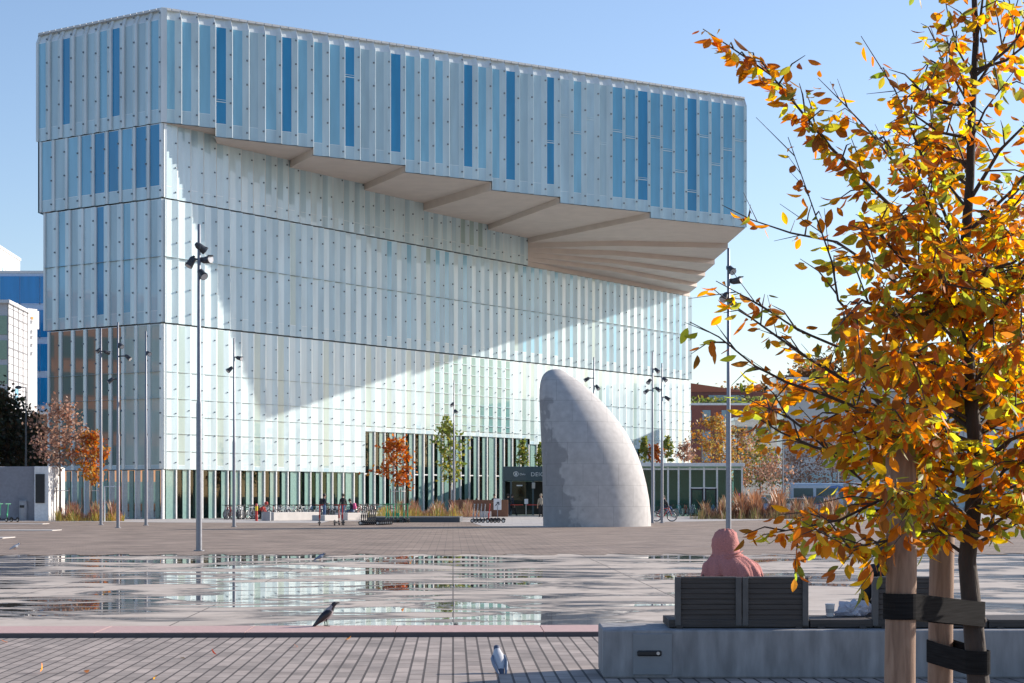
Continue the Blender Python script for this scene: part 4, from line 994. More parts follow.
def person(loc, rz, label, top, legs, pose='stand', hair='hair', hood=None, bag=None, sc_=1.0, seat=.45, lean=0.0, name='person', arms='down', shoes='black'):
    t = thing(name, label, 'person', loc, rz)
    hip = .93 if pose in ('stand', 'walk') else (seat+.1 if pose == 'sit' else .45)
    def sp(z, y=0): # spine point with forward lean
        return (0, y+math.sin(lean)*(z), hip+math.cos(lean)*z)
    J = [sp(0), sp(.25), sp(.45), sp(.56,.01), sp(.63,.03), sp(.80,.05)]; rad = [(.155,.12),(.14,.105),(.16,.115),.06,.085,.09]
    E = [(0,1),(1,2),(2,3),(3,4),(4,5)]; Rg = [1,1,1,0,0]
    def addj(p, r_): J.append(p); rad.append(r_); return len(J)-1
    for s in (-1, 1):
        cz = sp(.46); sh = addj((s*.19, cz[1], cz[2]), .065)
        if arms == 'down': el, wr, hd = (s*.25, cz[1]-.03, cz[2]-.29), (s*.25, cz[1]+.08, cz[2]-.53), (s*.24, cz[1]+.12, cz[2]-.62)
        elif arms == 'front': el, wr, hd = (s*.25, cz[1]+.06, cz[2]-.27), (s*.15, cz[1]+.27, cz[2]-.28), (s*.09, cz[1]+.34, cz[2]-.26)
        else: el, wr, hd = (s*.23, cz[1]+.12, cz[2]-.25), (s*.12, cz[1]+.3, cz[2]-.4), (s*.08, cz[1]+.36, cz[2]-.46)
        e1 = addj(el, .052); w1 = addj(wr, .036); h1 = addj(hd, (.042,.022))
        E += [(2,sh),(sh,e1),(e1,w1),(w1,h1)]; Rg += [1,1,1,0]
        tip = Vector(hd); d = (tip-Vector(wr)).normalized()
        f1 = addj(tuple(tip+d*.09), (.03,.014)); th = addj(tuple(tip+d*.03+Vector((-s*.045,.03,0))), .013); E += [(h1,f1),(h1,th)]; Rg += [0,0]
    for s in (-1, 1):
        hp = addj((s*.095, 0, hip-.04), .105)
        if pose == 'stand': kn, an = (s*.11,.02,.5), (s*.115,-.02,.09)
        elif pose == 'walk': kn, an = (s*.1,.08+s*.14,.5), (s*.1,.0+s*.30,.1 if s > 0 else .14)
        elif pose == 'sit': kn, an = (s*.13,.42,seat+.08), (s*.14,.43,.09)
        else: kn, an = (s*.18,.36,.48), (s*.16,.08,.1)
        k1 = addj(kn, .072); a1 = addj(an, .048); t1 = addj((an[0]+s*.02, an[1]+.16, .045), (.042,.035))
        E += [(0,hp),(hp,k1),(k1,a1),(a1,t1)]; Rg += [2,2,2,3]
    body = figure(J, E, rad, [M['skin'], M[top], M[legs], M[shoes]], Rg, 'body', t)
    hc = Vector(sp(.74,.045)); mb = MB()
    mb.ball(hc+Vector((0,-.03,.035)), .118, sc3=(.92,1.0,1.02)); ho = mb.build('hair' if not hood else 'hood', M[hood or hair], t)
    mb = MB(); f_ = hc+Vector((0,.085,-.03))
    mb.tube([f_+Vector((0,0,.03)), f_+Vector((0,.035,-.015))], [.01,.017], 6, 0)
    for s in (-1,1): mb.ball(f_+Vector((s*.035,.0,.03)), .013, 1)
    mb.tube([f_+Vector((-.025,.008,-.05)), f_+Vector((.025,.008,-.05))], .008, 5, 2); mb.build('face', [M['skin'], M['black'], M['redcloth']], t)
    if bag:
        c2 = Vector(sp(.3)); mb = MB(); mb.bevbox(c2+Vector((0,-.2,.02)), (.3,.18,.44), .05); mb.bevbox(c2+Vector((0,-.3,-.06)), (.22,.06,.2), .02); mb.build('backpack', M[bag], t)
    t.scale = (sc_,)*3
    return t
g = lambda px, py: at(px, py, .066)
person(g(258,520), R(-95), 'person in a red and black jacket bending over beside the bicycle row', 'redcloth', 'blackcloth', 'crouch', lean=.75, arms='reach', hood='redcloth', bag='blackcloth', sc_=1.1)
person(g(324,519.5), R(-60), 'standing person in a navy jacket and blue jeans with dark backpack before the lobby', 'navy', 'denim', bag='blackcloth', arms='front')
person(g(343,518.8), R(25), 'person in a black jacket and blue jeans next to the pink backpack', 'blackcloth', 'denim', 'walk')
person(g(353,518.6), R(80), 'person sitting on a concrete block with a pink backpack', 'navy', 'denim', 'sit', bag='pinkcloth', seat=.5, lean=.3)
for (px, tp, lg, lb, hr) in ((460,'blackcloth','navy','leftmost of the three people sitting by the lobby, in black','hair'),(468,'bluecloth','navy','middle of the three people sitting by the lobby, in blue','hair'),(477,'greencloth','denim','person sitting by the lobby in a bright green top','hair')):
    person(g(px,516.8), R(170), lb, tp, lg, 'sit', seat=.5, lean=.15, arms='front')
person(g(494.5,517.2), R(160), 'person in black standing by the queue barrier behind the white sign', 'blackcloth', 'blackcloth', arms='front')
person(g(508,516.0), R(-40), 'dark dressed person at the left edge of the entrance portal', 'blackcloth', 'navy', arms='front')
person(g(512,515.8), R(-60), 'second dark dressed person walking in at the entrance portal', 'navy', 'blackcloth', 'walk')
person(g(541,517.5), R(20), 'person in a beige coat beside the stone monolith near the entrance', 'beige', 'blackcloth', 'stand', hood='beige')
person(g(739,517.2), R(150), 'person with a red cap in front of the pavilion door', 'navy', 'blackcloth', arms='front', hood='pinkcloth')
person(g(747,517.2), R(170), 'fair haired person in a grey coat in front of the pavilion door', 'greycloth', 'denim', hood='beige')
person(g(668,517.5), R(80), 'person in dark clothes riding a bicycle past the pair of masts', 'blackcloth', 'navy', 'sit', seat=.78, lean=.45, arms='front')
# low concrete blocks
for (x0_, x1_, y, h, lb) in ((271,318,520.8,.55,'long pale concrete seat block in front of the bicycle row'),(322,338,521.0,.38,'small pale concrete kerb block left of the waiting people'),(345,384,520.5,.5,'pale concrete block behind the row of dark scooters')):
    a_, b_ = at(x0_, y), at(x1_, y); mb = MB(); ln_ = hit(Vector((a_.x, a_.y)), U, x1_); mb.bevbox((a_.x+U.x*ln_/2-.3, a_.y+U.y*ln_/2+.5, .06+h/2), (ln_, 1.1, h), .03, rz=angU)
    tag(mb.build('concrete_block', M['pale_concrete']), lb, 'concrete block')
p_ = at(474,517.5); mb = MB(); mb.bevbox((p_.x, p_.y+.5, .3), (2.6, .5, .46), .02); mb.bevbox((p_.x+.4, p_.y+1.4, .75), (4.4, .2, 1.3), .03, 1)
tag(mb.build('low_wall', [M['pale_concrete'], mat('rust brown panel', (.2,.09,.05), .7)]), 'low seat with rust brown rear panel beneath the three sitting people', 'seat wall')
a_ = at(267,520.9); mb = MB(); mb.bevbox((a_.x, a_.y, .36), (.48,.5,.6), .03); tag(mb.build('grey_box', M['greypaint']), 'blue grey box beside the red jacket person', 'box')
b = at(256.5,521.2); t = thing('bollard', 'red bollard with a yellow band beside the bending person', 'bollard', b)
mb = MB(); mb.tube([(0,0,0),(0,0,1.0)], .085, 10); mb.tube([(0,0,1.0),(0,0,1.15)], [.085,.05], 10); mb.build('post', M['redpaint'], t)
mb = MB(); mb.tube([(0,0,.68),(0,0,.98)], .095, 10); mb.build('band', M['yellowpaint'], t)
b = at(497.5,519); t = thing('sign_board', 'white sign board with a dark arrow mark, in front of the entrance queue', 'sign', b)
mb = MB(); mb.bevbox((0,0,1.05), (.55,.05,.8), .01); mb.build('board', M['whitepaint'], t); mb = MB(); mb.box((0,-.03,.5), (.05,.05,1.0)); mb.box((0,0,.02), (.4,.3,.04)); mb.build('stand', M['greypaint'], t)
mb = MB(); mb.tube([(-.15,-.03,.95),(.05,-.03,1.15)], .03, 5); mb.tube([(-.05,-.03,1.18),(.12,-.03,1.18)], .03, 5); mb.tube([(.1,-.03,1.2),(.1,-.03,1.0)], .03, 5); mb.build('mark', M['navy'], t)
b0, b1 = at(526,516.2), at(503,516.0)
for bb_, lb in ((b0,'right post of the red queue barrier at the entrance, with a white notice'),(b1,'left post of the red queue barrier at the entrance')):
    t = thing('barrier_post', lb, 'barrier post', bb_); mb = MB(); mb.tube([(0,0,0),(0,0,.03)], .2, 12); mb.tube([(0,0,.03),(0,0,1.05)], .035, 8); mb.build('post', M['steel_light'], t)
    mb = MB(); mb.box((.02,-.05,1.2 if lb[0] == 'r' else .95), (.3,.03,.4)); mb.build('notice', M['whitepaint'], t)
mb = MB(); mb.box(((b0.x+b1.x)/2, (b0.y+b1.y)/2, .98), (b0.x-b1.x-.08, .03, .07), rz=math.atan2(b0.y-b1.y, b0.x-b1.x)); mb.box((b0.x+.95, b0.y, .98), (1.8,.03,.07)); tag(mb.build('barrier_tape', M['redpaint']), 'red barrier tape strung between the entrance posts', 'barrier tape')
b = at(113,521.5); t = thing('goal_frame', 'thin white and red pipe frame in the grasses between the leftmost masts', 'pipe frame', b)
mb = MB(); mb.tube([(-.55,0,0),(-.55,0,2.25),(.4,0,2.25)], .05, 6); mb.build('white_pipe', M['whitepaint'], t); mb = MB(); mb.tube([(.4,0,0),(.4,0,2.25)], .05, 6); mb.build('red_pipe', M['redpaint'], t)

# ------------------------------------------------------------------ bicycles and scooters
def make_bike():
    t = thing('bicycle', None, 'bicycle')
    mb = MB()
    A_, B_, C_, D_, E_ = Vector((-.5,0,.34)), Vector((-.08,0,.3)), Vector((-.22,0,.82)), Vector((.32,0,.84)), Vector((.52,0,.34))
    for a, b_, q in ((A_,B_,.024),(A_,C_,.022),(B_,C_,.03),(C_,D_,.03),(B_,D_,.032),(D_,E_,.027)): mb.tube([a,b_], q, 6)
    mb.tube([C_, C_+Vector((-.03,0,.1))], .016, 6); mb.tube([D_, D_+Vector((-.03,0,.14))], .018, 6)
    mb.tube([B_+Vector((0,-.09,0)), B_+Vector((0,.09,0))], .05, 8); mb.build('frame', M['greypaint'], t)
    for c in (A_, E_):
        mb = MB(); mb.torus(c, .325, .024, n=22, k=5); mb.torus(c, .285, .02, n=22, k=4, m=1)
        for k in range(8): a = math.pi*k/8; d = Vector((math.cos(a),0,math.sin(a)))*.31; mb.tube([c-d, c+d], .007, 3, 1)
        mb.tube([c+Vector((0,-.04,0)), c+Vector((0,.04,0))], .03, 8, 1); mb.build('wheel', [M['tyre'], M['steel_light']], t)
    mb = MB(); q = D_+Vector((-.03,0,.14)); mb.tube([q+Vector((-.1,-.28,.03)), q+Vector((.03,-.12,.02)), q, q+Vector((.03,.12,.02)), q+Vector((-.1,.28,.03))], .016, 6); mb.build('handlebar', M['black'], t)
    mb = MB(); mb.bevbox(C_+Vector((-.05,0,.12)), (.26,.14,.06), .025); mb.build('saddle', M['black'], t)
    return t
bike = make_bike(); first = True
fmats = [mat('bike frame '+n_, c, .35, coat=.5) for n_, c in (('black',(.03,.03,.035)),('silver',(.55,.55,.57)),('white',(.75,.75,.74)),('pale',(.6,.62,.62)),('red',(.4,.05,.04)),('blue',(.07,.14,.35)),('teal',(.05,.25,.25)))]
r = random.Random(21)
def place_bike(p, rz, group, label):
    global first
    if first:
        o = bike; first = False; o.location = p; o.rotation_euler[2] = rz; o['label'] = label; o['group'] = group
    else: o = dup(bike, p, rz, label, group, {'frame': r.choice(fmats)})
for (n_, p0, p1, gp, lb) in ((22, at(224,519.6), at(300,518.6), 'bicycles parked along the base wall left of the waiting people', 'bicycle packed in the long row between the slim mast and the concrete seat block'),
                        (14, at(302,518.5), at(352,517.9), 'bicycles parked behind the waiting people', 'bicycle in the row behind the people waiting before the lobby'),
                        (13, at(356,517.6), at(396,516.8), 'bicycles parked behind the dark scooters', 'bicycle in the row behind the dark scooters and the red tree'),
                        (9, at(676,516.2), at(735,516.0), 'bicycles parked before the pavilion', 'bicycle in the rack in front of the pavilion glass')):
    for i in range(n_):
        f = (i+.5+r.uniform(-.25,.25))/n_; p = p0.lerp(p1, f); p.z = .066; p.y += r.uniform(-.4,.4)
        place_bike(p, R(90 + r.uniform(-55,55)) + (math.pi if r.random() < .4 else 0), gp, lb)
p = g(668,517.5); place_bike(Vector((p.x, p.y, .066)), R(170), None, 'dark bicycle ridden past the pair of masts by a person'); 
p = g(661,521.5); place_bike(Vector((p.x+.2, p.y, .066)), R(8), None, 'black bicycle standing at the foot of the pair of masts')
def make_scooter():
    t = thing('kick_scooter', None, 'kick scooter')
    mb = MB(); mb.bevbox((-.05,0,.16), (.75,.17,.06), .02); mb.tube([(.3,0,.17),(.44,0,.3)], .035, 6); mb.build('deck', M['black'], t)
    mb = MB(); mb.tube([(.44,0,.16),(.34,0,1.12)], .03, 8); mb.tube([(.34,-.24,1.14),(.34,.24,1.14)], .02, 6); mb.bevbox((.42,0,.5), (.08,.1,.2), .02); mb.build('steering_column', M['greypaint'], t)
    for x in (.48, -.48):
        mb = MB(); mb.torus((x,0,.125), .095, .03, n=14, k=5); mb.tube([(x,-.03,.125),(x,.03,.125)], .07, 8, 1); mb.build('wheel', [M['tyre'], M['steel_light']], t)
    mb = MB(); mb.tube([(-.62,0,.2),(-.5,0,.27),(-.36,0,.24)], [.03,.05,.03], 6); mb.build('mudguard', M['black'], t)
    return t
sco = make_scooter(); sfirst = True
def place_scooter(px, py, rz, label, group, cm):
    global sfirst
    p = at(px, py, .06)
    if sfirst:
        o = sco; sfirst = False; o.location = p; o.rotation_euler[2] = rz; o['label'] = label
        if group: o['group'] = group
        for ch in o.children:
            if ch.name.startswith('steering'): ch.data.materials[0] = cm
    else: dup(sco, p, rz, label, group, {'steering_column': cm})
for i in range(8): place_scooter(369+i*1.9, 525.3-i*.08, R(188), 'dark scooter in the tight row of black ones before the planter bed', 'row of black kick scooters', fmats[0])
for i in range(7): place_scooter(386+i*3.7, 522.6, R(100+r.uniform(-15,15)), 'green scooter standing in the row at the left end of the planter bed', 'row of green kick scooters', M['greenpaint'])
for i in range(4): place_scooter(480+i*3.6, 522.8, R(190+r.uniform(-8,8)), 'scooter lined up at the right end of the planter bed', 'kick scooters right of the planter', M['greypaint'])
place_scooter(495.5, 522.9, R(175), 'red scooter below the white sign board', None, M['redpaint'])
place_scooter(319.5, 525.6, R(95), 'red scooter seen end on, standing alone before the concrete seat block', None, M['redpaint'])
place_scooter(337, 525.4, R(80), 'left red scooter of the pair before the people waiting', None, M['redpaint'])
place_scooter(343, 525.4, R(100), 'right red scooter of the pair before the people waiting', None, M['redpaint'])
place_scooter(5, 521.8, R(160), 'green scooter nearest the left edge of the photo, beside the litter bin', None, M['greenpaint'])
place_scooter(12, 522.0, R(150), 'green scooter next to the litter bin at the corrugated hut', None, M['greenpaint'])

# ------------------------------------------------------------------ foreground sitter in the pink shawl
def sitter():
    o = Vector((X(728,18.0), 17.72, 0)); t = thing('person', 'person wrapped in a dusty pink hooded shawl, sitting on the bench behind the slatted backrests', 'person', o)
    s = .53; J = [(0,.12,s+.1),(0,.1,s+.3),(0,.12,s+.48),(-.02,.15,s+.58),(-.03,.19,s+.65),(-.035,.2,s+.78)]; rad = [(.17,.14),(.16,.12),(.17,.12),.06,.085,.085]
    E = [(0,1),(1,2),(2,3),(3,4),(4,5)]; Rg = [1,1,1,0,0]
    def aj(p, q): J.append(p); rad.append(q); return len(J)-1
    for k in (-1,1):
        a = aj((k*.19,.12,s+.47), .065); b_ = aj((k*.26,.2,s+.22), .055); c = aj((k*.1,.42,s+.2), .036); d = aj((k*.04,.47,s+.18), (.04,.024))
        E += [(2,a),(a,b_),(b_,c),(c,d)]; Rg += [1,1,1,0]
        for q in range(4):
            f1 = aj((k*.02-.015*k*q*.3,.5+.01*q,s+.2-.02*q), .011); f2 = aj((-k*.02,.535+.004*q,s+.19-.02*q), .009); E += [(d,f1),(f1,f2)]; Rg += [0,0]
        th = aj((k*.03,.5,s+.235), .011); E.append((d,th)); Rg.append(0)
    for k in (-1,1):
        a = aj((k*.1,.16,s+.07), .11); b_ = aj((k*.12,.6,s+.06), .075); c = aj((k*.13,.62,.12), .05); d = aj((k*.14,.8,.1), (.045,.035))
        E += [(0,a),(a,b_),(b_,c),(c,d)]; Rg += [2,2,2,3]
    figure(J, E, rad, [M['skin'], mat('dark plum jacket', (.045,.025,.03), .85), M['blackcloth'], M['black']], Rg, 'body', t, sub=2)
    mb = MB(); f_ = Vector((-.033,.275,s+.72)); mb.tube([f_+Vector((0,.0,.02)), f_+Vector((0,.04,-.03))], [.01,.017], 8)
    for k in (-1,1): mb.ball(f_+Vector((k*.034,.002,.02)), .013, 1)
    mb.tube([f_+Vector((-.025,.01,-.065)), f_+Vector((.025,.01,-.065))], .008, 6, 2); mb.build('face', [M['skin'], M['black'], M['redcloth']], t)
    # shawl: rings from crown to hem with gathered folds, open at the face
    prof = [(1.378,-.035,.17,.02,.02),(1.365,-.035,.17,.065,.075),(1.335,-.036,.175,.098,.112),(1.28,-.038,.18,.12,.138),(1.21,-.038,.18,.13,.146),(1.15,-.032,.175,.128,.142),(1.12,-.022,.165,.142,.143),(1.095,-.01,.155,.182,.155),(1.06,.0,.145,.226,.178),(1.02,.008,.14,.254,.195),(.97,.013,.135,.272,.206),(.92,.016,.13,.282,.212),(.87,.018,.128,.288,.216)]
    NA = 160; rings = []
    for i, (z, cx, cy, rx, ry) in enumerate(prof):
        ring = []
        fold = max(0, (i-5)/7)
        for k in range(NA):
            a = 2*math.pi*k/NA
            wv = 1 + fold*.06*math.sin(a*11+z*9+math.sin(a*3)*1.4) + fold*.03*math.sin(a*23+z*22)+ (.035*math.sin(a*5+z*34+math.sin(a*2)) + .02*math.sin(a*9-z*50) if 2 <= i <= 7 else 0)
            zz = z
            if i >= 9:   # hem rises over the arms, falls at the back and front
                zz = z + (i-8)*.014*(abs(math.cos(a))**2)*(.6 if math.cos(a) > 0 else 1.3) - (i-8)*.01*math.sin(a*7)
            ring.append(Vector((cx+rx*wv*math.cos(a), cy+ry*wv*math.sin(a), zz + .004*math.sin(a*9+i))))
        rings.append(ring)
    vs = [v for q in rings for v in q]; fs = []
    for i in range(len(rings)-1):
        for k in range(NA):
            a = 2*math.pi*(k+.5)/NA; z = (prof[i][0]+prof[i+1][0])/2
            if 1.13 < z < 1.335 and abs(a-math.pi/2) < .85: continue
            fs.append((i*NA+k, i*NA+(k+1)%NA, (i+1)*NA+(k+1)%NA, (i+1)*NA+k))
    fs.append(tuple(range(NA)))
    mb = MB(); mb.add(vs, fs, 0, None, True)
    # crossing folds where the cloth is thrown round the neck
    for (dz, sl, rr_) in ((1.105,.03,.016),(1.085,-.035,.014),(1.125,.045,.011)):
        pts = []
        for k in range(25):
            a = math.pi*(1.0+k/24); pts.append((-.02+(.15+(.0 if dz > 1.1 else .012))*math.cos(a), .165+.155*math.sin(a), dz+sl*math.cos(a)*.9))
        mb.tube(pts, [max(.001, rr_*math.sin(math.pi*k/24)) for k in range(25)], 8)
    sh = mb.build('shawl', mat('dusty pink wool', (.50,.195,.175), .9, var=.2, scale=90, bump=.6), t)
    md = sh.modifiers.new('thickness', 'SOLIDIFY'); md.thickness = .006
    return t
sitter()
def sitter2():
    o = Vector((X(893,18.0), 17.85, 0)); t = thing('person', 'person in dark clothes sitting hunched on the bench behind the wooden tree stakes', 'person', o, R(6))
    s = .53; J = [(0,.05,s+.1),(0,.12,s+.3),(.02,.24,s+.46),(.03,.34,s+.52),(.03,.42,s+.55),(.03,.5,s+.64)]; rad = [(.17,.15),(.16,.13),(.17,.13),.06,.085,.088]
    E = [(0,1),(1,2),(2,3),(3,4),(4,5)]; Rg = [1,1,1,0,0]
    def aj(p, q): J.append(p); rad.append(q); return len(J)-1
    for k in (-1,1):
        a = aj((k*.2,.22,s+.43), .07); b_ = aj((k*.255,.16,s+.18), .06); c = aj((k*.18,.4,s+.14), .04); d = aj((k*.15,.48,s+.13), (.04,.024))
        E += [(2,a),(a,b_),(b_,c),(c,d)]; Rg += [1,1,1,0]
        D = Vector(J[d])
        for q in range(4): f1 = aj(tuple(D+Vector((-.03+.02*q,.05,-.005*q))), .011); f2 = aj(tuple(D+Vector((-.03+.02*q,.08,-.03))), .009); E += [(d,f1),(f1,f2)]; Rg += [0,0]
        th = aj(tuple(D+Vector((-k*.045,.03,.01))), .011); E.append((d,th)); Rg.append(0)
    for k in (-1,1):
        a = aj((k*.1,.1,s+.07), .115); b_ = aj((k*.15,.54,s+.06), .078); c = aj((k*.15,.56,.12), .05); d = aj((k*.16,.74,.1), (.045,.035)); E += [(0,a),(a,b_),(b_,c),(c,d)]; Rg += [2,2,2,3]
    figure(J, E, rad, [M['skin'], M['blackcloth'], M['navy'], M['black']], Rg, 'body', t, sub=2)
    mb = MB(); mb.ball((.03,.45,s+.64), .115, sc3=(.95,1,1.02)); mb.build('hair', M['hair'], t)
    mb = MB(); f_ = Vector((.03,.565,s+.59)); mb.tube([f_, f_+Vector((0,.03,-.04))], [.01,.016], 6)
    for k in (-1,1): mb.ball(f_+Vector((k*.034,-.01,.01)), .012, 1)
    mb.build('face', [M['skin'], M['black']], t)
sitter2()

# ------------------------------------------------------------------ birds
def bird(loc, rz, label, cols, name, cat, sc_=1.0, pose='stand', slim=1.0, pitch=0.0, dz=0.0):
    """side-on body loft along +X (head end), legs under it"""
    t = thing(name, label, cat, loc, rz); t.scale = (sc_,)*3
    cp, sp_ = math.cos(pitch), math.sin(pitch)
    def tilt(o):
        for v in o.data.vertices:
            x, z = v.co.x, v.co.z-.18; v.co.x = x*cp - z*sp_; v.co.z = x*sp_ + z*cp + .18 + dz
        return o
    P = [(-.235,.075,.006,.003),(-.19,.095,.018,.008),(-.12,.13,.028,.02),(-.06,.165,.045,.045),(0,.195,.058,.062),(.06,.225,.056,.062),(.10,.255,.043,.046),(.125,.285,.031,.034),(.15,.31,.030,.031),(.175,.316,.024,.024),(.19,.315,.012,.012)]
    rings = []
    for x, z, ry, rz_ in P:
        rings.append([Vector((x - math.sin(2*math.pi*k/14)*rz_*.35, math.cos(2*math.pi*k/14)*ry*slim, z + math.sin(2*math.pi*k/14)*rz_)) for k in range(14)])
    mb = MB(); mb.loft(rings)
    me_o = mb.build('body', [cols[0], cols[1], cols[2]], t)
    for p in me_o.data.polygons:
        c = p.center
        p.material_index = 1 if (c.x < -.13 or c.x > .112) else (2 if (c.x > .085 and c.z < .25) else 0)
    tilt(me_o)
    for s in (-1, 1):
        mb = MB(); W_ = [(-.215,.092,.014),(-.13,.14,.038),(-.05,.185,.056),(.03,.215,.054),(.08,.23,.022)]; rr2 = []
        for x, z, q in W_: rr2.append([Vector((x, s*(.028+q*.75*slim), z+q*.9)), Vector((x+.012, s*(.036+q*.85*slim), z)), Vector((x+.02, s*(.028+q*.72*slim), z-q*.75)), Vector((x, s*(.015+q*.5*slim), z))])
        mb.loft(rr2); tilt(mb.build('wing', cols[1] if cat == 'crow' else cols[3], t))
        mb = MB(); fx = .02 if s < 0 else -.015
        mb.tube([(.005, s*.025, .15+dz), (fx-.005, s*.028, .075+dz*.5), (fx, s*.03, .008)], [.014,.006,.005], 6)
        for dx, dy in ((.035,0),(.028,.018),(.028,-.018),(-.02,0)): mb.tube([(fx, s*.03, .007), (fx+dx, s*.03+dy, .004)], .003, 4)
        mb.build('leg', cols[4], t)
    mb = MB(); mb.tube([(.185,0,.315),(.215,0,.311),(.232,0,.302)], [.011,.008,.002], 6); tilt(mb.build('beak', M['black'], t))
    mb = MB()
    for s in (-1,1): mb.ball((.163, s*.025, .32), .005, n=6, k=4)
    tilt(mb.build('eye', M['black'], t))
    return t
grey_f = mat('ash grey feathers', (.34,.31,.31), .8, scale=60); blk_f = mat('black feathers', (.018,.018,.024), .45, scale=60); pig_f = mat('blue grey feathers', (.20,.25,.34), .6, scale=60); pig_d = mat('slate feathers', (.07,.09,.14), .5, scale=60); pig_w = mat('pale grey feathers', (.5,.52,.56), .7, scale=60); leg_r = mat('reddish leg', (.35,.12,.1), .6)
bl_ = Vector((X(326,23.1), 23.1, .06)); bird(bl_, R(3), 'grey and black hooded crow standing on the pink granite kerb', [grey_f, blk_f, grey_f, blk_f, M['black']], 'crow', 'crow', .92, pitch=R(16), dz=-.045)
p = at(499, 672.5, 0); bird(p, R(104), 'blue grey pigeon walking on the grey setts in the foreground', [pig_w, pig_d, pig_f, pig_f, leg_r], 'pigeon', 'pigeon', .82, slim=1.3, pitch=R(14), dz=-.06)
p = at(320, 560.0, .055); bird(p, R(15), 'small grey pigeon on the fountain floor near the brick edge', [pig_f, pig_d, pig_f, pig_f, leg_r], 'pigeon', 'pigeon', .7, slim=1.3, dz=-.08)
p = at(15, 549.5, .06); bird(p, R(20), 'pale pigeon on the brown brick paving at the left', [pig_w, pig_f, pig_w, pig_w, leg_r], 'pigeon', 'pigeon', .75, slim=1.3, dz=-.08)

# ------------------------------------------------------------------ foreground tree with stakes
LEAFC = [(.40,.15,.02),(.46,.21,.025),(.42,.27,.035),(.26,.09,.02),(.18,.21,.035),(.27,.26,.035),(.12,.14,.03),(.34,.12,.025),(.2,.085,.025)]
def fg_leaf(mb, p, d, size, col, r):
    """pointed oval leaf folded along its midrib, hanging from its stalk"""
    d = d.normalized(); s = d.cross(Vector((0,0,1)))
    if s.length < .1: s = Vector((1,0,0))
    s.normalize(); s = Quaternion(d, r.uniform(-1.3,1.3)) @ s; nrm = d.cross(s).normalized()
    curl = r.uniform(-.45,.2); fold = r.uniform(.1,.45); wd = size*r.uniform(.19,.28)
    st = [(0,0),(.18,.62),(.42,1.0),(.68,.82),(.88,.4),(1,0)]
    mid = [p + d*(size*u) + nrm*(curl*size*u*u) for u, _ in st]
    L = [mid[i] + s*wd*k + nrm*fold*wd*k for i, (u, k) in enumerate(st)]; Rr = [mid[i] - s*wd*k + nrm*fold*wd*k for i, (u, k) in enumerate(st)]
    vs = mid + L[1:5] + Rr[1:5]; fs = []
    fs.append((0,6,1)); fs.append((0,1,10))
    for i in range(1,4): fs.append((i,5+i,6+i,i+1)); fs.append((i,i+1,10+i,9+i))
    fs.append((4,9,5)); fs.append((4,5,13))
    k = r.uniform(.65,1.3); c = (min(1,col[0]*k), min(1,col[1]*k*r.uniform(.85,1.15)), col[2]*k)
    mb.add(vs, fs, 0, c)
